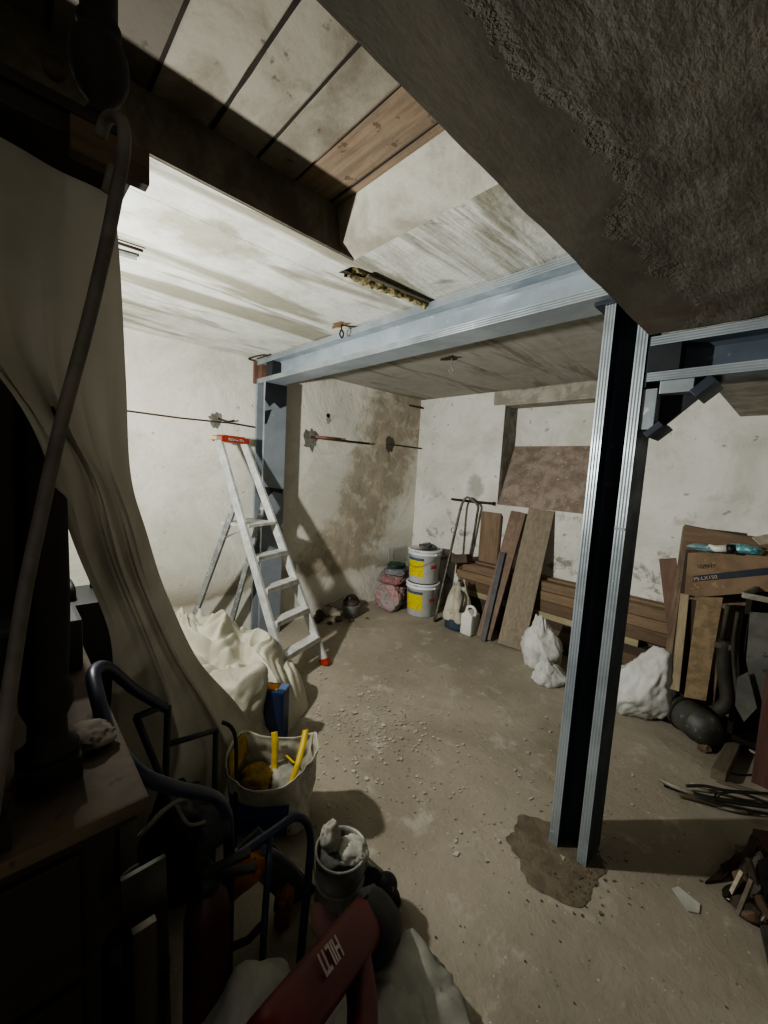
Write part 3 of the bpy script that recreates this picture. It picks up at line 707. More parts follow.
# ================================================================== PLANKS AND TIMBER STACK
W_BR = wood('brown_board', '84705b', '675542', 'Z'); W_RED = wood('red_brown_plank', '6b594e', '83705f', 'Z', dark='4f3b33')
W_GREY = wood('grey_dusty_board', '8c8270', '746a58', 'Z', dark='5f5746')
t = thing('wooden_board', (1.10, 3.735, 0), 'short square-cut brown board standing upright behind the timber stack', 'board', 'boards against the back wall')
b = MB(); b.box((.985, 3.742, .0), (1.215, 3.758, 1.15), .002); b.build('board', W_BR, t)
b = MB(); b.box((1.216, 3.738, .0), (1.232, 3.758, 1.13)); b.build('edge_batten', wood('dark_brown_edge', '5a4534', '46342a', 'Z'), t)
b = MB(); b.plank((1.405, 3.25, .012), (1.39, 3.725, 1.19), (1, .12, 0), .095, .022); b.plank((1.475, 3.258, .012), (1.468, 3.733, 1.18), (1, .12, 0), .055, .035); tag(b.build('wooden_plank', W_RED), 'narrow reddish brown plank leaning on the back wall left of the wide grey board', 'plank', 'boards against the back wall')
b = MB(); b.plank((1.452, 3.205, .008), (1.40, 3.525, .80), (1, .12, 0), .048, .014); tag(b.build('metal_strip', M('dark_grey_strip', '3d3f42', '4c4e50', rough=.6, metal=.2)), 'dark grey flat strip leaning on the face of the reddish plank', 'strip')
b = MB(); b.plank((1.69, 3.285, .012), (1.645, 3.735, 1.235), (1, .25, 0), .235, .026); tag(b.build('wooden_board', W_GREY), 'wide dusty grey-brown board leaning on the back wall below the niche', 'board', 'boards against the back wall')
random.seed(5)
tw = [wood('timber_warm', '7d6a55', '645341', 'X'), wood('timber_dull', '6d5a46', '544433', 'X'), wood('timber_orange', '85715a', '6f5b46', 'X'), wood('timber_pale', 'a39a7c', '8a8063', 'X'), wood('timber_dark', '4c4034', '393027', 'X')]
rows = [  # z0, z1, x0, x1, y0, material, label bit
 (.0, .10, 1.0, 2.93, 3.545, 4, 'dark square beam at the bottom front of the timber stack'),
 (.0, .10, 0.87, 2.90, 3.65, 1, 'dull beam at the bottom back of the timber stack'),
 (.102, .20, .92, 2.90, 3.55, 1, 'dull brown beam, second layer of the timber stack'),
 (.102, .20, 0.84, 2.92, 3.655, 4, 'dark beam against the wall in the second layer of the timber stack'),
 (.202, .275, 1.0, 2.91, 3.545, 4, 'dark thin beam in the third layer of the timber stack'),
 (.277, .33, .98, 2.60, 3.53, 3, 'pale greenish batten on the front of the timber stack'),
 (.202, .33, 0.82, 2.93, 3.65, 1, 'dull thick beam at the back of the timber stack'),
 (.332, .43, .90, 2.95, 3.55, 1, 'dull brown beam in the middle of the timber stack'),
 (.332, .43, 0.81, 2.93, 3.655, 4, 'dark beam at the wall in the middle of the timber stack'),
 (.432, .515, .86, 2.92, 3.55, 2, 'orange-brown beam high on the front of the timber stack'),
 (.432, .515, 0.77, 2.90, 3.655, 1, 'dull beam high at the back of the timber stack'),
 (.517, .60, .92, 2.96, 3.56, 0, 'warm brown beam, front one of the top layer of the timber stack'),
 (.517, .615, 0.75, 2.97, 3.66, 2, 'orange-brown beam at the wall, top layer of the timber stack')]
for z0, z1, x0, x1, y0, mi, lab in rows:
    b = MB(); w = .095; b.box((x0, y0, z0+.001), (x1, y0+w, z1), .004)
    tag(b.build('timber_beam', tw[mi]), lab, 'beam', 'timbers stacked along the back wall')
# short offcut beams at the left end, behind the tube
for k, (x, z, mi, lab) in enumerate([(.90, .50, 4, 'dark squared offcut on top of the left end of the timber stack'), (.885, .0, 0, 'red-brown short offcut upright between buckets and cloth bag')]):
    b = MB()
    if k == 0: b.plank((.80, 3.50, .62), (1.02, 3.53, .665), (0, 1, 0), .12, .08)
    else: b.box((.955, 3.36, .001), (1.02, 3.43, .24), .004)
    tag(b.build('timber_offcut', wood('dark_offcut', '554a3c', '3f372d', 'X') if k == 0 else W_RED), lab, 'offcut')
# cloths / rubble sacks
WS = M('white_rubble_sack', 'c4c4bf', 'adada6', rough=.7, scale=5, bump=.5, speck='8c8b84', sp_amt=.68)
def conesack(p):
    k = 1 - .55*max(0, p.z)
    return V((p.x*k-.18*max(0, p.z), p.y*k, p.z))
b = MB(); b.blob((2.02, 3.18, .16), (.165, .15, .27), 51, .25, 2.2, 5, .002, .16, conesack, .4); tag(b.build('rubble_sack', WS), 'white crumpled plastic sack with a peaked top left of the steel column', 'sack', 'white rubble sacks')
b = MB(); b.blob((2.17, 2.98, .05), (.14, .10, .13), 57, .3, 2.4, 5, .002, .2, conesack, .9); tag(b.build('rubble_sack', WS), 'small flat white plastic sack in front of the peaked sack', 'sack', 'white rubble sacks')
def tallsack(p):
    return V((p.x*(1-.25*p.z)+.22*p.z, p.y*(1-.2*p.z), p.z))
b = MB(); b.blob((2.76, 3.07, .20), (.17, .16, .26), 63, .22, 2.0, 5, .002, .15, tallsack, .2); tag(b.build('rubble_sack', WS), 'upright white sack stained grey, right of the steel column', 'sack', 'white rubble sacks')

# ================================================================== RIGHT PILE
CARD = M('worn_brown_cardboard', '7c6853', '685642', rough=.85, scale=5, bump=.3, speck='8d7359')
PLY = wood('brown_plywood', '75614c', '5a4936', 'X'); PLYE = wood('plywood_edge', '87745e', '4c3f32', 'Z')
CHIP = M('chipboard', '857459', '6d5e47', rough=.85, scale=18, bump=.4, speck='4a3a28', sp_amt=.66)
DKW = wood('dark_old_wood', '453729', '2d241c', 'Z')
def P(x, y, Y): return at(x, y, 'Y', Y)
# leaning sheets (left edge visible)
names = ['outermost of the leaning brown sheets behind the cardboard box', 'second of the leaning brown sheets, dark edged', 'third of the leaning brown sheets, next to the chipboard']
for k, (px0, py0, px1, py1, Y, m) in enumerate([(683, 526, 661, 684, 3.46, PLYE), (689, 527, 668, 684, 3.42, DKW), (698, 534, 677, 680, 3.38, PLYE)]):
    top, bot = P(px0, py0, Y), P(px1, py1, Y-.05)
    b = MB(); bot = bot + (bot-top).normalized()*max(0, (bot.z-.012)/abs((bot-top).normalized().z)); b.plank(V((top.x+.15, top.y, top.z)), V((bot.x+.15, bot.y, bot.z)), (1, 0, 0), .30, .018); tag(b.build('wooden_sheet', m), names[k], 'board', 'brown sheets at the right of the back wall')
b = MB(); p0, p1, p2, p3 = P(659, 559, 3.47), P(676, 558, 3.47), P(690, 700, 3.45), P(675, 700, 3.45)
b.prism([p0, p1, p2, p3], (0, .012, 0)); tag(b.build('wooden_board', wood('red_brown_sheet', '765d4d', '5c483b', 'Z')), 'small red-brown board sticking out left of the leaning sheets', 'board')
# big panel on top whose front is the brown band
b = MB(); p = [P(684, 525, 3.28), P(790, 545, 3.28), P(790, 562, 3.28), P(686, 549, 3.28)]; b.prism(p, (0, .05, 0)); tag(b.build('plywood_sheet', PLY), 'wide brown panel forming the top back of the right-hand pile', 'panel')
# record-player carton
t = thing('cardboard_box', (3.05, 3.1, .9), 'flat brown carton with dark printed band and lettering on the right-hand pile', 'box')
a, c_, d_, e_ = P(688, 553, 3.18), P(790, 549, 3.18), P(790, 590, 3.16), P(684, 598, 3.16)
b = MB(); b.prism([a, c_, d_, e_], (0, .12, 0)); b.build('carton', CARD, t)
xd = (c_-a); yd = (a-e_)
s0, s1, s2, s3 = P(693, 576, 3.165), P(790, 565, 3.165), P(790, 572.5, 3.165), P(693, 581.5, 3.165)
off = V((0, -.004, 0)); b = MB(); b.prism([s0+off, s1+off, s2+off, s3+off], (0, .003, 0)); b.build('printed_band', M('dark_blue_print', '272c38', '31353f', rough=.8), t)
text('band_lettering', 'PS-LX150', t, s3+V((.006, -.0055, .007)), s1-s0, (0, 0, 1), .030, M('pale_print', 'a8977f', 'a8977f', bump=0))
text('maker_lettering', 'SONY', t, P(698, 568, 3.165)+V((0, -.016, 0)), s1-s0, (0, 0, 1), .030, M('dark_print', '33281f', '33281f', bump=0))
# plastic bag, paper, bottle neck lying on the carton
CY = M('cyan_plastic_film', '5f9aa0', '48848c', rough=.35, scale=9, bump=.5, speck='b9d3d2', sp_amt=.58)
q0 = P(705, 549, 3.15); q1 = P(745, 550, 3.15)
b = MB(); b.blob(q0+V((0,0,.008)), (.095, .05, .022), 71, .3, 3, 4, 0, .3); tag(b.build('plastic_bag', M('pale_blue_film', '7b9ba0', '5c8088', rough=.35, bump=.5, speck='c0cfcd')), 'crumpled pale blue plastic film lying on the carton', 'bag')
b = MB(); b.blob(q1+V((0,0,.006)), (.075, .05, .024), 73, .15, 3, 4, 0, .2, sackshape); tag(b.build('plastic_packet', CY), 'glossy turquoise plastic packet lying on the carton', 'packet')
q = P(724, 549, 3.12); t = thing('plastic_bottle', tuple(q), 'white spout with black cap between the blue films on the carton', 'bottle')
b = MB(); b.tube([q+V((-.075, 0, .01)), q+V((-.04, 0, -.006)), q+V((.015, -.005, .006))], [.008, .02, .024], 14); b.build('neck', JW, t)
b = MB(); b.lathe([(.0, 0), (.027, 0), (.028, .03), (0, .031)], q+V((.015, -.005, .005)), (1, 0, .1), 16); b.build('cap', M('black_cap', '17181a', '17181a', rough=.5), t)
b = MB(); p = [P(752, 538, 3.10), P(775, 533, 3.2), P(790, 541, 3.2), P(760, 545, 3.10)]; b.prism(p, (0, 0, .004)); tag(b.build('paper_sheet', M('cream_paper', 'bdb6a0', 'a39c88')), 'cream paper scrap on the far end of the brown panel', 'paper')
# vertical chipboard and battens
b = MB(); p = [P(697, 597, 3.10), P(723, 598, 3.10), P(712, 662, 3.08), P(706, 701, 3.06), P(684, 697, 3.06), P(690, 650, 3.08)]
b.prism(p, (0, .022, 0)); tag(b.build('chipboard_panel', CHIP), 'mottled tan chipboard upright under the lettered carton', 'panel')
b = MB(); b.plank(P(685, 594, 3.12), P(675, 690, 3.05), (1, 0, 0), .045, .02); tag(b.build('wooden_batten', wood('pale_batten', '9a8d72', '7d7159', 'Z')), 'thin pale upright batten at the left edge of the chipboard', 'batten')
b = MB(); b.plank(P(693, 600, 3.14), P(680, 700, 3.13), (1, 0, 0), .05, .02); tag(b.build('wooden_batten', DKW), 'dark upright batten behind the pale batten', 'batten')
# gas cylinder lying down
t = thing('metal_cylinder', (3.0, 3.05, 0), 'dull grey metal cylinder lying on the floor in front of the chipboard', 'cylinder')
c0, c1 = V((2.925, 3.14, .105)), V((3.16, 2.96, .105)); L = (c1-c0).length; ax = (c1-c0).normalized()
GT = M('dull_grey_tank', '55554e', '3d3d38', rough=.6, metal=.3, scale=6, bump=.3, speck='6e6e66')
b = MB(); b.lathe([(0, 0), (.05, .004), (.085, .025), (.1, .06), (.102, L*.65), (.104, L*.66), (.104, L*.69), (.101, L*.7), (.098, L-.03), (.06, L), (0, L)], c0, ax, 36); b.build('body', GT, t)
b = MB(); b.lathe([(.104, 0), (.107, .0), (.107, .012), (.104, .012)], c0+ax*.08, ax, 36); b.build('strap', M('tank_strap', '2e2b26', '3a352d', metal=.4), t)
# scrapped metal cabinet
t = thing('metal_cabinet', (3.4, 2.95, 0), 'broken dark metal cabinet with pale rim and grey side panel at the right edge', 'cabinet')
CABD = M('blackened_metal', '191713', '2b2721', rough=.6, metal=.3, scale=7); CABG = M('grey_enamel_panel', '5c5c55', '484842', rough=.6, scale=4, speck='33312c', sp_amt=.62)
RIMM = M('pale_metal_rim', '8f8d82', '6f6c60', rough=.6, metal=.3, scale=10)
b = MB(); b.box((3.20, 3.0, .10), (3.225, 3.30, .94)); b.box((3.20, 3.30, .10), (3.62, 3.32, .94)); b.box((3.20, 3.0, .10), (3.62, 3.30, .13)); b.build('carcass', CABD, t)
b = MB(); p = [(3.19, 2.93, .955), (3.25, 3.30, .965), (3.62, 3.33, .965), (3.62, 2.93, .955)]
for i in range(4):
    b.plank(p[i], p[(i+1) % 4], (0, 0, 1), .03, .016)
b.build('rim', RIMM, t)
b = MB(); b.prism([P(750, 612, 2.9), P(790, 615, 2.9), P(800, 690, 2.9), P(756, 715, 2.9), P(746, 660, 2.9)], (0, .012, 0)); b.build('side_panel', CABG, t)
b = MB(); b.prism([P(737, 678, 2.86), P(748, 672, 2.86), P(757, 708, 2.86), P(744, 722, 2.86), P(735, 706, 2.86)], (0, .012, 0)); b.build('broken_plate', CABG, t)
b = MB(); b.tube([P(726, 640, 2.98), P(724, 670, 2.98), P(727, 700, 2.97), P(716, 712, 2.95)], .035, 14, 4); b.build('flue_pipe', M('dark_flue', '3c3831', '2a2722', rough=.7, metal=.2), t)
b = MB(); b.plank(P(714, 644, 2.96), P(733, 648, 2.96), (0, 0, 1), .03, .02); b.build('latch', M('brownish_latch', '6f5f4e', '574a3d', metal=.3), t)
b = MB(); b.tube([P(738, 612, 2.95), P(733, 650, 2.95), P(738, 700, 2.95)], .010, 8, 3); b.tube([P(728, 605, 2.97), P(722, 640, 2.97)], .012, 8); b.build('frame_rod', M('greenish_rod', '4a4a3c', '33332a', metal=.3), t)
b = MB(); b.prism([P(766, 672, 2.82), P(800, 672, 2.82), V((P(800, 752, 2.82).x, 2.82, .002)), V((P(757, 745, 2.82).x, 2.82, .002))], (0, .02, 0)); tag(b.build('wooden_board', wood('maroon_panel', '5c3f36', '46302a', 'Z')), 'dull maroon board leaning at the very right edge of the pile', 'panel')
random.seed(11)
for k in range(26):
    px, py = random.uniform(690, 775), random.uniform(722, 750); px += (py-722)*.35
    q = at(px, py, 'Z', 0); r = random.uniform(.012, .045)
    chunk('rubble_chunk', (q.x, q.y, r*.4), r, k+40, RUB[k % 3 if k % 4 else 0], 'broken dark rubble bit on the floor below the scrapped cabinet', 'rubble below the cabinet')
for k, (a, c, r, m, lab) in enumerate([((694, 718), (716, 738), .012, 'rusty_iron', 'short rusty bar on the floor before the grey cylinder'), ((728, 700), (742, 730), .012, 'pale_metal_rim', 'pale crooked pipe stub beside the scrapped cabinet'), ((735, 745), (775, 765), .010, 'pale_metal_rim', 'pale thin strip on the floor below the scrapped cabinet')]):
    q0, q1 = at(*a, 'Z', r+.001), at(*c, 'Z', r+.001)
    b = MB(); b.tube([q0, (q0+q1)/2+V((0, .01, .008)), q1], r, 8, 3); tag(b.build('metal_offcut', MATS[m]), lab, 'scrap')
# wood block and sticks on the floor
q0, q1 = at(733, 746, 'Z', .03), at(718, 776, 'Z', .03); b = MB(); b.plank(q0, q1, (q1-q0).cross(V(Z0)), .06, .058, .004); tag(b.build('wood_block', wood('block_grey_brown', '6d6454', '534a3c', 'Y')), 'short squared wood block on the floor below the cabinet', 'block')
q0, q1 = at(716, 780, 'Z', .008), at(768, 796, 'Z', .008); b = MB(); b.plank(q0, q1, (q1-q0).cross(V(Z0)), .02, .014, .002); tag(b.build('wood_strip', wood('strip_grey', '757060', '5b5546', 'X')), 'thin greyish strip on the floor beyond the cable bundle', 'strip')
def cable(a_pts, r, m, name, label, cat, group=None, lift=0):
    pts = [at(x, y, 'Z', r+.001+(l if True else 0)) for x, y, l in a_pts]
    b = MB(); b.tube(pts, r, 8, 6); return tag(b.build(name, m), label, cat, group)
CB1 = M('pale_conduit', '8f8b7d', '6c685c', rough=.5, scale=20); CB2 = M('black_cable', '1c1b19', '2a2825', rough=.5); CB3 = M('brown_lath', '574a38', '3d3428', rough=.8)
cable([(659, 779, .01), (675, 787, .02), (700, 796, .015), (735, 806, .01), (775, 812, .01)], .010, CB1, 'conduit', 'pale stiff conduit, the one reaching furthest left in the bundle on the floor', 'conduit')
cable([(686, 786, .02), (705, 786, .04), (730, 791, .05), (775, 794, .03)], .007, CB2, 'cable', 'black cable arching over the back of the bundle on the floor', 'cable')
cable([(716, 803, .0), (720, 794, .045), (740, 793, .05), (775, 806, .03)], .006, CB2, 'cable', 'black cable loop crossing the middle of the bundle on the floor', 'cable')
cable([(664, 784, .0), (690, 793, .012), (720, 800, .02), (775, 808, .02)], .012, CB2, 'cable', 'thick black cable under the pale conduit on the floor', 'cable')
cable([(680, 795, .0), (700, 800, .004), (722, 806, .004), (752, 812, .0)], .012, CB3, 'wood_lath', 'brown broken lath at the near side of the cable bundle', 'lath')
cable([(716, 806, .0), (735, 810, .01), (748, 812, .0)], .009, CB1, 'conduit', 'short pale conduit piece at the near side of the cable bundle', 'conduit')
cable([(717, 793, .03), (714, 800, .03), (718, 808, .0)], .005, CB2, 'cable', 'short black cable tie loop round the bundle on the floor', 'cable')
cable([(690, 783, .0), (712, 790, .01), (745, 800, .0), (775, 802, .0)], .006, CB1, 'conduit', 'thin pale conduit at the far side of the bundle on the floor', 'conduit')
cable([(676, 790, .0), (705, 799, .03), (740, 808, .035), (775, 815, .0)], .005, CB2, 'cable', 'thin black cable lying over the brown lath on the floor', 'cable')
cable([(722, 768, .0), (740, 775, .0), (775, 772, .0)], .004, CB2, 'cable', 'lone thin black cable on the floor beyond the bundle', 'cable')
# near right heap
def slabby(pts, Z, th, m, name, label, cat, tilt=0, group=None):
    qs = [at(x, y, 'Z', Z + dz) for x, y, dz in pts]
    b = MB(); b.prism(qs, (0, 0, th)); return tag(b.build(name, m), label, cat, group)
slabby([(748, 868, .06), (757, 858, .09), (768, 878, .08), (762, 912, .02), (750, 900, .02)], .01, .02, M('grey_board_scrap', '4f4b42', '3d3a32', rough=.9, bump=.5), 'board_scrap', 'grey flat board scrap in the heap at the right edge', 'scrap')
slabby([(734, 880, 0), (750, 838, .12), (758, 842, .12), (742, 893, 0)], .005, .018, DKW, 'wood_scrap', 'dark splintered stick standing up in the heap at the right edge', 'scrap')
slabby([(752, 835, .05), (790, 842, .06), (790, 872, .05), (764, 858, .05)], .03, .03, wood('reddish_scrap', '5a3c31', '432c25', 'X'), 'wood_scrap', 'reddish brown board scrap at the right edge above the dark heap', 'scrap')
slabby([(705, 884, 0), (735, 858, .04), (741, 862, .04), (722, 882, .0)], .0, .012, DKW, 'wood_scrap', 'dark thin splinter pointing left out of the heap at the right edge', 'scrap')
slabby([(757, 915, .0), (766, 905, .0), (790, 985, .0), (768, 965, .0)], .003, .012, M('dark_grey_flat', '45423a', '35322b', rough=.9), 'board_scrap', 'dark flat strip on the floor at the near end of the right-edge heap', 'scrap')
slabby([(756, 872, .05), (770, 868, .05), (776, 900, .05), (764, 905, .02)], .03, .05, CABD, 'metal_scrap', 'blackened metal piece in the middle of the right-edge heap', 'scrap')
random.seed(17)
for k in range(70):
    u = random.random(); px = 734 + 46*u + random.uniform(-4, 8); py = 868 + random.uniform(0, 52) - 18*(u < .2)
    q = at(px, py, 'Z', 0); r = random.uniform(.012, .045)
    chunk('rubble_chunk', (q.x, q.y, r*.5 + .05*random.random()*u), r, k+80, [RUB[0], RUB[2], CABD, RUB[1]][k % 4], 'dark broken lump in the heap at the right edge', 'rubble heap at the right edge')
slabby([(672, 889, 0), (678, 887, 0), (700, 905, 0), (699, 914, 0), (688, 912, 0)], .001, .004, M('pale_blue_grey_film', 'b3b3a9', '97968a', rough=.5), 'plaster_smear', 'pale flat shard on the floor right of the column base', 'shard')

for k, (p_, lab) in enumerate([([(728, 900, 0), (742, 872, .08)], 'short pale stick at the left side of the right-edge heap'), ([(738, 915, 0), (752, 880, .10)], 'grey stick across the middle of the right-edge heap'), ([(762, 900, .02), (748, 858, .12)], 'dark stick pointing up out of the right-edge heap'), ([(775, 930, 0), (757, 895, .07)], 'brown stick at the near side of the right-edge heap'), ([(722, 868, .0), (760, 846, .05)], 'long dark stick at the far side of the right-edge heap')]):
    b = MB(); q0, q1 = [at(x, y, 'Z', z+.012) for x, y, z in p_]; b.plank(q0, q1, (0, 0, 1), [.022, .03, .02, .03, .025][k], .012, .002)
    tag(b.build('wood_stick', [MATS['pale_scrap'], MATS['block_grey_brown'], DKW, wood('brown_stick', '5d4c3a', '43372a', 'X'), DKW][k]), lab, 'stick')
# loose plaster flakes (nobody could count them)
random.seed(23)
b = MB()
def flake(mb, q, r):
    n = random.randint(3, 6); a0 = random.random()*6.28; z = random.uniform(.0015, .004)
    vs = [(q.x+math.cos(a0+2*math.pi*k/n)*r*random.uniform(.5, 1.2), q.y+math.sin(a0+2*math.pi*k/n)*r*random.uniform(.5, 1.2), .001+random.uniform(0, r*.3)) for k in range(n)]
    mb.prism(vs, (0, 0, z))
for k in range(820):
    g = random.random()
    if g < .55: px, py, = random.gauss(372, 36), random.gauss(722, 28)
    elif g < .8: px, py = random.gauss(400, 90), random.gauss(740, 55)
    else: px, py = random.uniform(300, 640), random.uniform(650, 860)
    if px < 315 and py > 690: continue
    q = at(px, py, 'Z', 0)
    if q.x < .3 or q.y < .3: continue
    flake(b, q, abs(random.gauss(0, .0055))+.002)
tag(b.build('plaster_flakes', M('plaster_flake', 'b4ae9f', '948d7d', rough=.95)), 'scatter of pale plaster flakes on the floor between tarpaulin and column', 'debris', kind='stuff')
b = MB(); random.seed(29)
for k in range(90):
    px, py = random.gauss(585, 34), random.gauss(880, 22); q = at(px, py, 'Z', 0); flake(b, q, random.uniform(.002, .007))
for k in range(110):
    px, py = random.uniform(330, 768), random.uniform(690, 1010); q = at(px, py, 'Z', 0); flake(b, q, random.uniform(.001, .0035))
tag(b.build('dark_grit', M('dark_grit', '6b6252', '4f473a', rough=.95)), 'dark grit scattered over the floor round the column base', 'debris', kind='stuff')

# ================================================================== FOREGROUND LEFT
OLDW = wood('dark_varnished_wood', '241b13', '18120c', 'Y', rough=.7, dark='17110c')
OLDT = M('dusty_table_top', '594b39', '43382b', rough=.8, scale=5, bump=.3, speck='3c332a')
OLDZ = wood('dark_turned_wood', '1f1711', '14100c', 'Z', rough=.8)
t = thing('dresser', (2.3, -.25, 0), 'dark old wooden dresser with turned columns in the near left corner', 'dresser')
b = MB(); b.box((1.92, -.85, .001), (2.58, .11, .875)); b.build('carcass', OLDW, t)
b = MB(); b.box((1.87, -.9, .925), (2.66, .17, .95), .006); b.build('top', OLDT, t)
b = MB(); b.box((1.88, -.88, .905), (2.645, .155, .9245), .004); b.box((1.90, -.87, .875), (2.615, .135, .9045), .006); b.build('moulding', OLDW, t)
for y0, y1 in ((-.82, -.38), (-.36, .08)):
    b = MB(); b.box((2.581, y0, .62), (2.597, y1, .85), .004); d = b.build('drawer', OLDW, t)
    b = MB(); b.lathe([(.006, 0), (.008, .008), (.016, .016), (.012, .026), (0, .028)], (2.597, (y0+y1)/2, .735), (1, 0, 0), 16); b.build('knob', M('dull_brass', '6b5835', '4c3e25', metal=.6, rough=.5), d)
    b = MB(); b.box((2.581, y0, .08), (2.597, y1, .60), .004); b.box((2.5975, y0+.06, .14), (2.603, y1-.06, .54), .004); b.build('door', OLDW, t)
def turned(mb, c, z0, z1, r):
    h = z1-z0; pr = [(.0, 0), (r*1.25, 0), (r*1.3, .012*h), (r*.85, .03*h), (r*.8, .07*h), (r*1.1, .10*h), (r*1.1, .13*h), (r*.9, .15*h), (r*1.0, .22*h), (r*1.05, .32*h), (r*1.0, .6*h), (r*.85, .8*h), (r*.7, .84*h), (r*1.05, .87*h), (r*.7, .9*h), (r*1.05, .95*h), (r*1.05, h), (0, h)]
    mb.lathe([(a, q) for a, q in pr], (c[0], c[1], z0), seg=32)
for (cx, cy, r) in ((2.50, .05, .034), (2.60, -.045, .033)):
    b = MB(); b.obox((cx, cy, .972), (.044, .044, .021), None, .004); turned(b, (cx, cy), .993, 1.885, r); b.build('turned_column', OLDZ, t)
b = MB(); b.box((2.42, -.9, 1.905), (2.70, .150, 1.930), .004); b.box((2.44, -.9, 1.9305), (2.705, .135, 1.945), .004); b.build('upper_shelf', OLDW, t)
b = MB(); b.box((2.69, .075, 1.885), (2.712, .160, 1.9255), .002); b.build('shelf_lip', wood('shelf_lip_wood', '5a4630', '3a2d1f', 'Y'), t)
b = MB(); c = (2.695, .108); b.lathe([(0, 0), (.014, 0), (.016, .005), (.011, .012), (.013, .018), (.024, .030), (.031, .048), (.033, .062), (.031, .078), (.024, .092), (.020, .098), (.024, .102), (.024, .108), (.020, .114), (.021, .30), (0, .30)], (c[0], c[1], 1.9455), seg=36); b.build('turned_finial', OLDZ, t)
b = MB(); b.lathe([(0, 0), (.008, 0), (.012, .006), (.012, .012), (0, .014)], (2.715, .06, 1.955), (1, 0, 0), 14); b.build('eye_bolt', IRON, t)
t = thing('wardrobe', (1.73, -.42, 0), 'tall dark cupboard behind the turned columns of the dresser', 'cupboard')
b = MB(); b.box((1.62, -.96, 0), (1.83, .115, 1.74), .004); b.build('carcass', OLDZ, t)
for y0, y1 in ((-.95, -.43), (-.42, .105)):
    b = MB(); b.box((1.8305, y0, .05), (1.845, y1, 1.70), .003); d = b.build('door', OLDZ, t)
t = thing('plastic_crate', (1.73, .20, 0), 'tall black plastic crate with raised grips seen between turned column and hanging sheet', 'crate')
b = MB(); b.box((1.62, .130, .0), (1.835, .275, 1.04), .008); b.build('body', M('matt_black_plastic', '121213', '1b1b1c', rough=.6), t)
b = MB(); b.box((1.612, .124, 1.02), (1.842, .283, 1.05), .004); b.build('rim', MATS['matt_black_plastic'], t)
for yy in (.16, .235):
    b = MB(); b.tube([(1.66, yy, 1.05), (1.67, yy, 1.085), (1.76, yy, 1.085), (1.78, yy, 1.05)], .012, 8, 3); b.build('grip', MATS['matt_black_plastic'], t)
# cable hanging from the shelf
t_c = [(100, 136, 2.78), (108, 118, 2.80), (122, 122, 2.84), (124, 150, 2.85), (117, 190, 2.85), (105, 250, 2.85), (86, 330, 2.85), (62, 420, 2.85), (42, 510, 2.86), (25, 590, 2.87), (14, 660, 2.88), (2, 740, 2.9), (-15, 860, 2.9)]
b = MB(); b.tube([at(x, y, 'X', X) for x, y, X in t_c], .0062, 10, 6); tag(b.build('hanging_cable', M('dusty_grey_cable', '6a6258', '514a42', rough=.7, scale=12)), 'dusty grey cable hanging from the dresser shelf in front of the plastic sheet', 'cable')
b = MB(); b.tube([at(112, 166, 'X', 2.76), at(109, 178, 'X', 2.76), at(105, 192, 'X', 2.75)], .0045, 8, 4); tag(b.build('hanging_cable', M('dusty_grey_cable', '6a6258')), 'short dark cable end behind the long hanging cable', 'cable')

# the sheet of plastic/fleece hanging over the shelf, swept to the right
SHEET = NT('dusty_white_sheet'); _co = SHEET.coord(True)
_c = SHEET.mix(SHEET.ramp(SHEET.noise(_co, 3, 7, .6), .35, .7), rgb('a29d8f'), rgb('8b8677'))
SHEET.b.inputs['Transmission Weight'].default_value = 0
SHEET.out(_c, .75, SHEET.bump(SHEET.noise(_co, 14, 5, .6), .25, .006))
_tr = SHEET.n.new('ShaderNodeBsdfTranslucent'); SHEET.link(_c, _tr.inputs['Color']); _ms = SHEET.n.new('ShaderNodeMixShader'); _ms.inputs[0].default_value = .09
SHEET.link(SHEET.b.outputs[0], _ms.inputs[1]); SHEET.link(_tr.outputs[0], _ms.inputs[2]); SHEET.link(_ms.outputs[0], SHEET.n['Material Output'].inputs['Surface'])
SH = SHEET.m
rowsC = [((-120, -10), (112, 178), 2.66, 2.62), ((-120, 110), (120, 262), 2.65, 2.55), ((-120, 240), (126, 380), 2.64, 2.50), ((-40, 330), (131, 475), 2.62, 2.42), ((35, 430), (146, 530), 2.60, 2.28), ((74, 542), (168, 597), 2.40, 2.06), ((110, 632), (200, 662), 2.15, 1.80), ((112, 690), (238, 705), 2.0, 1.64), ((104, 748), (264, 744), 1.90, 1.60), ((84, 830), (262, 775), 1.865, 1.62), ((74, 930), (258, 815), 1.865, 1.64)]
RW = [(at(*l, 'X', a), at(*r, 'X', c)) for l, r, a, c in rowsC]
def cr(a, b_, c, d, u): return .5*((2*b_) + (c-a)*u + (2*a-5*b_+4*c-d)*u*u + (3*b_-a-3*c+d)*u**3)
def sheetf(u, v):
    n = len(RW)-1; s = min(v*n, n-1e-6); i = int(s); f = s-i
    R4 = [RW[max(0, min(n, i+k))] for k in (-1, 0, 1, 2)]
    L = cr(*[r[0] for r in R4], f); R_ = cr(*[r[1] for r in R4], f)
    p = L + (R_-L)*u
    # folds fan out from the upper left and run down the cloth
    w = u + .22*math.sin(v*2.4) ; k = min(1, max(0, (v-.12)*3))
    def rdg(t_): return (1-abs((t_ % 1)*2-1))**1.5
    fold = (rdg(w*3.1+.2+v*.7)*.055 + rdg(w*6.3+.6-v*.9)*.018 + .03*math.sin(w*7+v*2))*k*(math.sin(math.pi*min(1, u*.9+.08)))
    fold += .012*noise.noise(V((u*4, v*7, 2))) + .012*noise.noise(V((u*9, v*9, 5)))*k
    p = p + V((fold*1.0, -fold*.25, 0)); p.z = max(p.z, .004); return p
b = MB(); b.grid(sheetf, 110, 220)
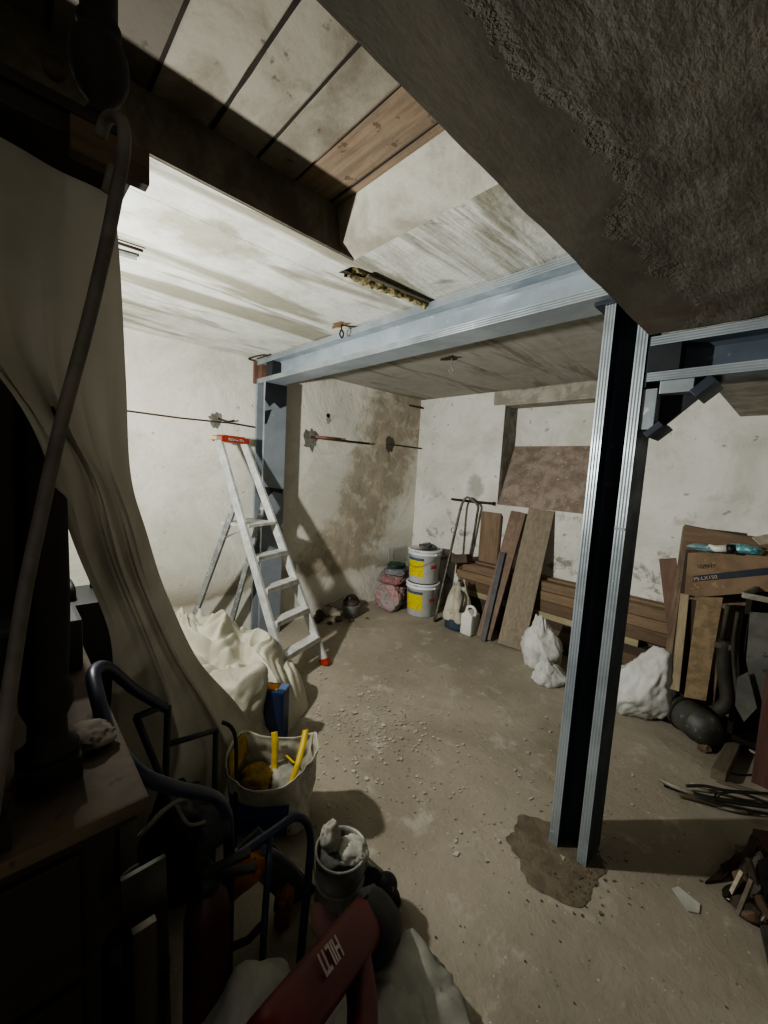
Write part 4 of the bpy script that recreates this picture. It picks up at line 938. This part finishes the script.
tag(b.build('plastic_sheet', SH), 'dusty off-white sheet draped from the dresser shelf down to the floor heap', 'sheet')
# floor heap of the same white tarpaulin
TARP = M('white_tarpaulin', 'bfbca9', 'a9a693', rough=.65, scale=3, bump=.25, bd=.004)
def heapf(u, v):
    x = .46 + 1.14*u; y = .40 + 1.12*v
    a = (x-1.02); c = (y-.93)
    ang = math.atan2(c, a); rr = math.hypot(a/.52, c/.53) * (1+.13*noise.noise(V((math.cos(ang)*1.7, math.sin(ang)*1.7, 3))))
    h = max(0, 1-rr**3.2)
    base = .33*h**.55*(1 - .45*max(0, (x-.9))) + .20*math.exp(-((x-.72)**2/.05+(y-.80)**2/.06))
    q = V((x*2.2, y*2.2, 4)); q = q + V((noise.noise(q*1.1), noise.noise(q*1.1+V((5,5,5))), 0))*.9
    f1 = abs(noise.noise(q*1.3)); f2 = abs(noise.noise(q*2.6+V((3,1,2)))); f3 = abs(noise.noise(q*6+V((1,4,2))))
    r1 = 1-abs(noise.noise(q*1.7+V((8,2,2))))
    fold = (.22*f1 + .15*f2 + .07*f3 + .10*r1**4 - .10)*min(1, h*2.2)
    z = max(.002, base+fold) if rr < 1.0 else .002
    push = .10*max(0, 1-rr)*0
    return V((x, y, z))
b = MB(); b.grid(heapf, 170, 150)
# trim the flat rim outside the heap
dl = [f for f in b.bm.faces if all(v.co.z < .0035 for v in f.verts)]
bmesh.ops.delete(b.bm, geom=dl, context='FACES')
th_ = tag(b.build('tarpaulin_heap', TARP), 'bright white crumpled tarpaulin heaped on the floor before the ladder', 'tarpaulin')
b = MB(); b.blob((1.37, .90, .20), (.16, .16, .23), 91, .25, 1.6, 5, .002, .12, sackshape, .3); b.build('bundled_end', M('shaded_tarpaulin', 'b5b19f', '9c9887', rough=.7, scale=3, bump=.3), th_)

# blue tool case standing upright
t = thing('tool_case', (1.49, 1.10, 0), 'narrow upright dark blue tool case with orange label on top behind the shopping bag', 'case')
BLU = M('dark_blue_plastic', '1e2d52', '182545', rough=.45, scale=4, bump=.06)
rb = Matrix.Rotation(.70, 3, 'Z')
b = MB(); b.obox((1.475, 1.06, .155), (.075, .05, .153), rb, .014); b.build('body', BLU, t)
b = MB(); b.obox((1.46, 1.05, .3090), (.045, .028, .0015), rb, .001); b.build('orange_label', M('orange_label', 'd08a35', 'b87428', bump=0, scale=20, speck='3a2d1c', sp_amt=.62), t)
b = MB(); b.obox((1.515, 1.10, .312), (.022, .03, .006), rb, .003); b.build('clasp', M('blue_grey_plastic', '5c6f93', '4c5e80', rough=.5), t)
t = thing('spray_can', (1.66, 1.16, 0), 'small black capped can lying beside the blue case', 'can')
b = MB(); b.lathe([(0, 0), (.028, 0), (.03, .004), (.03, .07), (0, .071)], (1.63, 1.08, .031), (.55, .8, 0), 20); b.build('body', BLACKPAINT, t)
b = MB(); b.lathe([(.0, 0), (.024, 0), (.024, .018), (0, .018)], V((1.63, 1.08, .031))+V((.55, .8, 0)).normalized()*.0715, (.55, .8, 0), 20); b.build('collar', M('grey_collar', '6d7278', '5c6066', rough=.5), t)

# shopping bag
t = thing('shopping_bag', (1.95, .80, 0), 'large white woven shopping bag with yellow handles and a blue panel, open at the top', 'bag')
BAGW = M('white_woven_plastic', 'bdb9a8', 'a09c8b', rough=.5, scale=6, bump=.5, speck='83806f', sp_amt=.64)
YLW = M('yellow_strap', 'c2a613', 'ab900f', rough=.5, scale=8, bump=.2)
bc = V((1.935, .815, 0)); bx = V((.62, .78, 0)).normalized(); by = V((bx.y, -bx.x, 0))
def bagwall(u, v):
    a = 2*math.pi*u; cs, sn = math.cos(a), math.sin(a); e = .55
    X = math.copysign(abs(cs)**e, cs)*(.150+.028*v); Y = math.copysign(abs(sn)**e, sn)*(.092+.028*v)
    z = .004 + v*(.315 + .035*sn*-1*0 + .03*math.sin(a*2+1) - .05*max(0, sn) + .03*max(0, cs))
    w = .014*noise.noise(V((cs*2.4, sn*2.4, v*4))) + .012*noise.noise(V((cs*6, sn*6, v*8+3))) + .02*v*math.sin(a*5)*.6
    return bc + bx*(X*(1+w*4)) + by*(Y*(1+w*5)) + V((0, 0, z))
b = MB(); b.grid(bagwall, 90, 34); b.build('body', BAGW, t, solid=.003)
def bagpt(side, s, v, off=.006):
    """point on the long side face (side=+1 near camera)"""
    a = (math.pi/2 if side > 0 else -math.pi/2) - s; p = bagwall((a % (2*math.pi))/(2*math.pi), v); return p + by*off*(1 if side > 0 else -1)
b = MB()
def bluef(u, v):
    a = math.pi*1.02 - u*math.pi*.60; p = bagwall((a/(2*math.pi)) % 1, .03+.70*v - .1*u*v); c = bc + V((0, 0, p.z)); n = (p-c); n.z = 0; return p + n.normalized()*.004
b.grid(bluef, 20, 16); b.build('blue_panel', M('blue_print', '2a4f86', '234474', rough=.5), t)
def yin(u, v):
    a = math.pi*1.25 - u*math.pi*.5; p = bagwall((a/(2*math.pi)) % 1, .97-.25*v); c = bc + V((0, 0, p.z)); n = (p-c); n.z = 0; return p - n.normalized()*(.010+.02*v)
b = MB(); b.grid(yin, 16, 6); b.build('yellow_lining', M('yellow_lining', 'a98c1e', '7c6619', rough=.6), t, solid=.002)
def strap(pts, w, name='handle'):
    b = MB(); n = len(pts)
    def f(u, v):
        s = u*(n-1); i = min(int(s), n-2); q = V(pts[i]).lerp(V(pts[i+1]), s-i); return q + bx*(v-.5)*w + V((0, 0, (v-.5)*w*.2))
    b.grid(f, 30, 3); b.build(name, YLW, t, solid=.003)
far = bc - by*.100; near = bc + by*.085
strap([far-bx*.02+V((0,0,.33)), far-bx*.01+by*.02+V((0,0,.30)), far+by*.06-bx*.005+V((0,0,.22)), far+by*.10+V((0,0,.16))], .028)
strap([far+bx*.12+V((0,0,.34)), far+bx*.115+by*.05+V((0,0,.31)), far+bx*.10+by*.12+V((0,0,.26)), far+bx*.075+by*.17+V((0,0,.19))], .026)
strap([far+bx*.04+by*.03+V((0,0,.24)), far+bx*.08+by*.06+V((0,0,.225))], .012, 'strap_end')
b = MB(); b.blob(bc-bx*.07+V((0, 0, .19)), (.08, .07, .05), 95, .3, 3, 4, 0, .25); tag(b.build('glove', M('yellow_brown_glove', '8a6f2a', '5c4520', rough=.8, scale=9, bump=.4, speck='c9ad3c')), 'yellow and brown crumpled work glove inside the shopping bag', 'glove')
b = MB(); b.blob(bc+bx*.05+V((0, 0, .13)), (.10, .08, .09), 97, .2, 2.4, 4, 0, .2); tag(b.build('rag', M('pale_rag', '9d9a8c', '7b786c', rough=.9, bump=.4)), 'pale rag stuffed in the right half of the shopping bag', 'rag')
# tiny black print marks on the near side of the bag
b = MB()
for k in range(4):
    p = bagpt(1, -.35+.05*k, .30-.03*(k % 2), .006); b.obox(p, (.004, .002, .007), Matrix.Rotation(math.atan2(bx.y, bx.x), 3, 'Z'))
b.build('printed_marks', M('black_print', '22231f', '22231f', bump=0), t)

# tin can with rags
t = thing('metal_can', tuple(at(338, 912, 'Z', 0)), 'dented grey metal can with a dark label standing before the shopping bag', 'can')
TIN = M('dusty_tin', 'a5a69f', '7f8078', rough=.5, metal=.15, scale=7, bump=.25, speck='aeaea6')
cc = at(338, 912, 'Z', 0); b = MB(); b.lathe([(0, 0), (.082, 0), (.085, .004), (.083, .010), (.083, .135), (.086, .138), (.086, .144), (.083, .147), (.083, .232), (.088, .235), (.089, .241), (.084, .244), (.080, .240), (.078, .23), (.078, .06), (0, .06)], cc+V((0,0,.001)), seg=44); b.build('body', TIN, t)
b = MB()
def lab(u, v):
    a = math.atan2(-cc.y, CAM.x-cc.x) + .0 + .62*u + .25; return cc + V((math.cos(a)*.0842, math.sin(a)*.0842, .035+.065*v))
b.grid(lab, 10, 2); b.build('dark_label', M('dark_brown_label', '2c2220', '3a2c28', rough=.7), t)
b = MB(); pts = [cc+V((math.cos(a)*.092, math.sin(a)*.092, .232-.075*math.sin((a+2.4)/3.2*math.pi))) for a in [-2.4+3.2*k/16 for k in range(17)]]; b.tube(pts, .0022, 6); b.build('wire_handle', WIRE, t)
RAG = M('dusty_pale_rag', 'a09d90', '7b786b', rough=.9, scale=10, bump=.5)
b = MB(); b.blob(cc+V((-.035, -.02, .268)), (.042, .038, .055), 101, .3, 2.6, 4, 0, .3); tag(b.build('rag', RAG), 'pale dusty rag standing up out of the metal can', 'rag')
b = MB(); b.blob(cc+V((.025, .03, .238)), (.06, .05, .03), 103, .3, 3, 4, 0, .3); tag(b.build('rag', M('white_glove', 'b5b3a8', '8f8c80', rough=.9, scale=10, bump=.5)), 'off-white crumpled cloth lying over the rim of the metal can', 'rag')
b = MB(); b.blob(cc+V((-.01, -.01, .225)), (.062, .062, .02), 104, .3, 3, 4, 0, .3); tag(b.build('rag', GREYRAG), 'grey dirty cloth filling the metal can', 'rag')

# demolition hammer leaning with its nose on the floor
RED = M('dark_red_tool_plastic', '5f1216', '4c0e12', rough=.5, scale=6, bump=.1)
RBL = M('black_tool_rubber', '0e0e0f', '171718', rough=.6, bump=.15)
nose, tail = V((2.655, .83, .14)), V((2.80, .26, .66))
nose = at(376, 908, 'Z', .16); tail = at(258, 1060, 'Z', .62)
t = thing('demolition_hammer', (2.7, .6, 0), 'large dark red demolition hammer with black front and white lettering leaning in the foreground', 'power tool')
ax = (tail-nose); L = ax.length; ax.normalize(); side = ax.cross(V((CAM-nose).normalized())).normalized(); upv = side.cross(ax)
def tool(mb, prof, n=28, e=.7, off=(0,0)):
    rings = []
    for s, w, h in prof:
        c = nose + ax*s*L + side*off[0] + upv*off[1]
        rings.append([mb.bm.verts.new(c + side*math.copysign(abs(math.cos(2*math.pi*k/n))**e, math.cos(2*math.pi*k/n))*w + upv*math.copysign(abs(math.sin(2*math.pi*k/n))**e, math.sin(2*math.pi*k/n))*h) for k in range(n)])
    for A, B in zip(rings, rings[1:]):
        for k in range(n):
            f = mb.bm.faces.new((A[k], A[(k+1) % n], B[(k+1) % n], B[k])); f.smooth = True
    mb.bm.faces.new(rings[0][::-1]); mb.bm.faces.new(rings[-1])
b = MB(); tool(b, [(.10, .030, .03), (.12, .050, .045), (.25, .056, .052), (.45, .055, .052), (.62, .052, .05), (.80, .048, .045), (.97, .045, .042), (1.0, .036, .034)]); b.build('motor_housing', RED, t)
b = MB(); tool(b, [(-.04, .034, .03), (-.01, .056, .05), (.04, .072, .06), (.11, .080, .063), (.20, .076, .06), (.25, .062, .053)], off=(-.022, 0)); b.build('front_housing', RBL, t)
b = MB(); b.plank(nose+ax*.02+side*.035+upv*.035, nose+ax*.17+side*.048+upv*.045, side, .022, .016, .004); b.build('grip_pad', M('grey_tool_pad', '4c4f50', '3c3f40', rough=.6), t)
b = MB(); b.tube([nose+ax*.30-side*.03, nose+ax*.42-side*.10+upv*.0, nose+ax*.62-side*.155, nose+ax*.85-side*.16, nose+ax*1.0-side*.10], [.036, .026], 14, 5); b.build('rear_handle', RED, t)
b = MB(); b.lathe([(0, 0), (.02, 0), (.024, .02), (.018, .06), (0, .061)], nose-ax*.06, ax, 20); b.build('tool_chuck', M('dark_chuck_metal', '3a3937', '262523', metal=.6, rough=.45), t)
text('lettering', 'HILTI', t, nose+ax*(.60*L)+side*.030+upv*.0535-side*.0, ax, -side, .052, M('pale_tool_print', 'b8aaa6', 'a3958f', bump=0))
# angle grinder head / valve next to it
t = thing('angle_grinder', (2.66, .90, 0), 'small dusty black angle grinder with metal neck between can and red hammer', 'power tool')
g0, g1 = at(362, 858, 'Z', .14), at(386, 882, 'Z', .11)
ga = (g1-g0).normalized()
b = MB(); b.tube([g0, g0+(g1-g0)*.5, g1], [.016, .020], 12); b.build('metal_neck', M('bright_worn_metal', '8a887f', '625f57', metal=.6, rough=.4), t)
b = MB(); b.lathe([(0, 0), (.02, 0), (.033, .01), (.036, .045), (.026, .06), (0, .062)], g1-V((0, 0, .03)), (.3, -.2, .9), 20); b.build('gear_head', M('grimy_black_metal', '2a2927', '3d3b37', rough=.5, metal=.3, speck='7b7870', sp_amt=.62), t)
b = MB(); b.lathe([(0, 0), (.045, 0), (.047, .004), (.045, .008), (0, .009)], at(370, 884, 'Z', .12), (.6, -.5, .5), 24); b.build('guard_disc', RBL, t)
b = MB(); b.tube([g1+V((0, 0, -.02)), g1+V((.01, .03, -.06)), g1+V((.01, .05, -.108))], [.022, .018], 12, 3); b.build('grip', RBL, t)
# white sack under the hammer
b = MB(); b.blob((2.79, .70, .04), (.20, .20, .15), 111, .25, 2.0, 5, .002, .16, None, .2); tag(b.build('rubble_sack', M('greyish_white_sack', 'a09f92', '85847a', rough=.7, scale=4, bump=.4)), 'greyish white sack on the floor under the red hammer', 'sack')
b = MB(); b.blob((2.60, .40, .10), (.13, .14, .20), 113, .25, 2.0, 4, .002, .16, None, .2); tag(b.build('rubble_sack', M('greyish_white_sack', 'a09f92')), 'small pale sack at the lower edge, left of the red hammer', 'sack')
b = MB(); q = [at(310, 905, 'Z', .10), at(322, 903, 'Z', .10), at(345, 925, 'Z', .08), at(322, 950, 'Z', .08), at(312, 930, 'Z', .09)]; b.prism(q, (0, 0, .006)); tag(b.build('pink_card', M('pink_card', '8d6662', '75534f', rough=.8)), 'small pink card beside the metal can', 'card')

# red cylinder (extinguisher) standing below the blue tubes
t = thing('fire_extinguisher', (2.49, .34, 0), 'dark red fire extinguisher with black head standing beside the dresser', 'extinguisher')
b = MB(); b.lathe([(0, 0), (.048, 0), (.052, .01), (.052, .43), (.046, .465), (.025, .49), (.02, .50), (0, .50)], (2.485, .335, .002), seg=32); b.build('body', M('dark_red_enamel', '3e0c0e', '2c090a', rough=.55, bump=.05), t)
b = MB(); b.lathe([(0, 0), (.025, 0), (.03, .012), (.022, .035), (0, .04)], (2.485, .335, .502), seg=20); b.plank((2.485, .335, .545), (2.53, .42, .575), (1, -.5, 0), .022, .01); b.plank((2.485, .335, .53), (2.54, .43, .535), (1, -.5, 0), .022, .01); b.build('valve_head', RBL, t)
b = MB(); b.tube([(2.47, .345, .52), (2.43, .36, .50), (2.42, .37, .40), (2.425, .37, .18)], .010, 10, 4); b.build('hose', RBL, t)

# tubular blue carts
TB = M('blue_black_tube', '27304a', '1c2338', rough=.4, scale=7, bump=.08)
BK = M('black_angle_steel', '15161a', '1f2023', rough=.5, bump=.1)
t = thing('tube_cart', (2.25, .35, 0), 'dark blue tubular hand cart standing right of the dresser with a thick curved handle', 'cart')
pa = [(165, 708, 1.98), (135, 690, 2.04), (108, 668, 2.16), (94, 672, 2.26), (97, 695, 2.34), (109, 735, 2.42), (124, 758, 2.47), (145, 777, 2.50), (180, 789, 2.46), (212, 796, 2.40), (226, 812, 2.36), (229, 845, 2.36), (229, 900, 2.36)]
b = MB(); b.tube([at(x, y, 'X', X) for x, y, X in pa], .0150, 12, 6); b.build('handle', TB, t)
g = at(229, 900, 'X', 2.36); b = MB(); b.tube([g, (g.x, g.y, .012)], .0145, 12); b.build('leg', TB, t)
def bar(pp, r=.010, name='frame_bar', m=None, tt=None):
    b = MB(); b.tube([at(x, y, 'X', X) for x, y, X in pp], r, 8); b.build(name, m or BK, tt or t)
bar([(168, 706, 1.98), (166, 770, 2.02), (163, 830, 2.04), (160, 900, 2.06)], .011)
bar([(136, 717, 2.03), (166, 705, 1.98)], .010); bar([(136, 717, 2.03), (160, 775, 2.1), (175, 830, 2.15)], .010)
bar([(166, 745, 2.0), (216, 730, 1.92)], .010); bar([(216, 730, 1.92), (215, 785, 1.97), (213, 850, 2.0)], .011)
for p in (at(160, 900, 'X', 2.06), at(213, 850, 'X', 2.0)):
    b = MB(); b.tube([p, (p.x, p.y, .012)], .010, 8); b.build('leg', BK, t)
t = thing('tube_hoop', (2.1, .45, 0), 'thin black bent tube hoop standing up before the white tarpaulin', 'frame')
b = MB(); b.tube([at(x, y, 'X', X) for x, y, X in [(222, 722, 1.84), (231, 727, 1.86), (236, 742, 1.88), (236, 790, 1.92), (234, 860, 1.97), (233, 900, 2.0)]], .008, 10, 4); b.build('bent_tube', BK, t)
p = at(249, 900, 'X', 1.92)
t = thing('tube_barrow', (2.45, .5, 0), 'second dark blue tubular frame, square-topped, in front of the shopping bag', 'cart')
pb = [(229, 862, 2.40), (246, 850, 2.40), (275, 830, 2.40), (295, 817, 2.40), (307, 823, 2.40), (311, 842, 2.41), (308, 880, 2.43), (303, 930, 2.46), (300, 965, 2.47)]
P3 = [at(x, y, 'X', X) for x, y, X in pb]
b = MB(); b.tube(P3, .0125, 12, 6); b.build('hoop', TB, t)
q = P3[-1]; b = MB(); b.tube([q, (q.x, q.y, max(.012, q.z-.3) if q.z > .02 else .012)], .012, 12); b.build('leg', TB, t)
bar([(270, 836, 2.41), (268, 870, 2.43), (264, 930, 2.48), (262, 965, 2.5)], .0095, 'upright', TB, t)
bar([(230, 948, 2.42), (248, 940, 2.42), (262, 925, 2.47)], .010, 'cross_bar', BK, t)
q = at(262, 965, 'X', 2.5); b = MB(); b.tube([q, (q.x, q.y, .012)], .0095, 8); b.build('leg', TB, t)

# clutter between the carts
q = at(118, 1015, 'Z', .05); b = MB(); b.blob((q.x, q.y+.02, .10), (.12, .09, .13), 125, .25, 2.0, 4, .002, .14, sackshape); tag(b.build('refuse_sack', MATS['black_plastic']), 'low black sack added over a lit floor patch by the dresser at the bottom edge', 'sack')  # added dark sack, hides lamp light on the floor here
b = MB(); b.blob((1.96, .42, .16), (.12, .11, .21), 121, .25, 2.0, 5, .002, .14, sackshape); tag(b.build('refuse_sack', M('black_refuse_plastic', '141415', '202021', rough=.35, bump=.3)), 'black plastic refuse sack between dresser and shopping bag', 'sack')
OR = M('orange_foam_debris', 'a86b2a', '8c5520', rough=.9, scale=20, bump=.8, speck='241a10', sp_amt=.6)
def chunkblob(pc, rad, seed, m, name, label, cat, rot=0):
    b = MB(); b.blob(pc, rad, seed, .35, 2.8, 4, .002, .3, sackshape, rot); return tag(b.build(name, m), label, cat)
q = at(240, 872, 'X', 2.28); chunkblob((q.x, q.y, q.z), (.05, .075, .06), 131, OR, 'foam_block', 'rough orange foam lump seen through the tubes below the blue panel', 'foam')
q = at(284, 903, 'X', 2.30); chunkblob((q.x, q.y, max(q.z, .03)), (.03, .045, .06), 133, OR, 'foam_block', 'narrow orange foam strip seen between the two uprights of the second blue frame', 'foam', .7)
b = MB(); b.plank(at(245, 840, 'X', 2.25), at(305, 900, 'X', 2.3), (0, 0, 1), .10, .014); tag(b.build('plaster_board', M('grey_board', '5b5a54', '474640', rough=.9)), 'grey board piece leaning behind the second blue frame', 'board')
b = MB(); b.tube([at(262, 850, 'X', 2.33), at(280, 858, 'X', 2.34), at(306, 888, 'X', 2.36)], .014, 12, 4); tag(b.build('grey_pipe', M('grey_pvc', '4b4e52', '3c3f42', rough=.5)), 'short grey bent pipe behind the second blue frame', 'pipe')
b = MB(); b.tube([at(236, 850, 'X', 2.3), at(243, 862, 'X', 2.3), at(252, 868, 'X', 2.3)], .006, 8, 3); tag(b.build('metal_hook', M('bright_worn_metal', '8a887f')), 'small shiny metal hook by the orange foam', 'hook')
b = MB(); b.plank((2.36, .24, .02), (2.33, .235, .50), (0, 1, 0), .10, .014); tag(b.build('plaster_board', M('pale_board', '6f6e64', '5a594f', rough=.9)), 'pale upright board against the right end of the dresser', 'board')
b = MB(); b.plank((2.44, .215, .02), (2.42, .215, .44), (0, 1, 0), .05, .02); tag(b.build('wooden_batten', wood('shadow_batten', '5a5142', '453d31', 'Z')), 'thin batten next to the pale upright board by the dresser', 'batten')
for k, (pp, r) in enumerate([([(138, 838), (158, 815), (180, 800), (203, 796)], .005), ([(146, 830), (170, 806), (195, 792)], .004), ([(176, 804), (188, 824), (205, 822)], .004)]):
    b = MB(); b.tube([at(x, y, 'X', 2.42) for x, y in pp], r, 8, 4)
    tag(b.build('loose_wire', M('grey_wire', '6b675c', '55524a', rough=.5)), ['upper long grey wire crossing the dresser corner', 'thin grey wire just above the blue handle bend', 'hooked short grey wire below the blue handle'][k], 'wire')
q = at(212, 820, 'X', 2.34); chunkblob((q.x, q.y, q.z-.02), (.05, .04, .045), 141, M('dusty_black_fabric', '2a2a2c', '3a3a3b', rough=.9, bump=.5), 'tool_pouch', 'dark dusty fabric pouch hanging under the blue cart handle', 'pouch')
t = thing('tool_box', (2.05, .07, .95), 'black plastic box with handle at the back of the dresser top', 'box')
b = MB(); b.box((1.93, -.02, .951), (2.10, .15, 1.09), .012); b.build('body', RBL, t)
b = MB(); b.tube([(1.97, .02, 1.09), (1.97, .03, 1.125), (2.06, .10, 1.125), (2.06, .11, 1.09)], .009, 8, 3); b.build('handle', RBL, t)
q = at(86, 737, 'Z', .965); b = MB(); b.blob(q, (.05, .045, .02), 151, .3, 3, 4, .951, .3); tag(b.build('rag', M('grey_brown_rag', '6e675a', '4f493f', rough=.9, bump=.5)), 'small crumpled grey rag on the dresser top beside the turned column', 'rag')

# ================================================================== LIGHT
ld = bpy.data.lights.new('work_lamp', 'POINT'); ld.energy = 60; ld.shadow_soft_size = .035; ld.color = (1.0, .995, .955)
ld.use_nodes = True; _n = ld.node_tree; _e = _n.nodes['Emission']; _f = _n.nodes.new('ShaderNodeLightFalloff'); _f.inputs['Strength'].default_value = .62; 
# flood-lamp distribution: strongest towards the back of the room and up, weaker straight down and sideways
_tc = _n.nodes.new('ShaderNodeTexCoord'); _dp = _n.nodes.new('ShaderNodeVectorMath'); _dp.operation = 'DOT_PRODUCT'; _dp.inputs[1].default_value = (-.2, .85, .45)
_n.links.new(_tc.outputs['Normal'], _dp.inputs[0]); _mr = _n.nodes.new('ShaderNodeMapRange'); _mr.inputs['From Min'].default_value = -.4; _mr.inputs['From Max'].default_value = .6; _mr.inputs['To Min'].default_value = .42; _mr.inputs['To Max'].default_value = 1.08
_n.links.new(_dp.outputs['Value'], _mr.inputs['Value']); _mm = _n.nodes.new('ShaderNodeMath'); _mm.operation = 'MULTIPLY'
_n.links.new(_mr.outputs[0], _mm.inputs[0]); _n.links.new(_f.outputs['Linear'], _mm.inputs[1]); _n.links.new(_mm.outputs[0], _e.inputs['Strength'])
lo = bpy.data.objects.new('work_lamp', ld); C.objects.link(lo); lo.location = (1.40, .12, 1.68)
l2 = bpy.data.lights.new('fill_light', 'AREA'); l2.energy = 5.5; l2.size = 1.1; l2.color = (1, .98, .95)  # added soft fill behind the camera, lifts the foreground shadows
o2 = bpy.data.objects.new('fill_light', l2); C.objects.link(o2); o2.location = (4.3, -1.15, 1.75)
o2.rotation_euler = (V((2.4, 1.2, .5))-V(o2.location)).to_track_quat('-Z', 'Y').to_euler()
w = bpy.data.worlds.new('world'); sc.world = w; w.use_nodes = True
w.node_tree.nodes['Background'].inputs[0].default_value = (.05, .055, .06, 1); w.node_tree.nodes['Background'].inputs[1].default_value = .2
sc.view_settings.view_transform = 'AgX'
try: sc.view_settings.look = 'AgX - Medium High Contrast'
except Exception: pass
sc.view_settings.exposure = 1.0
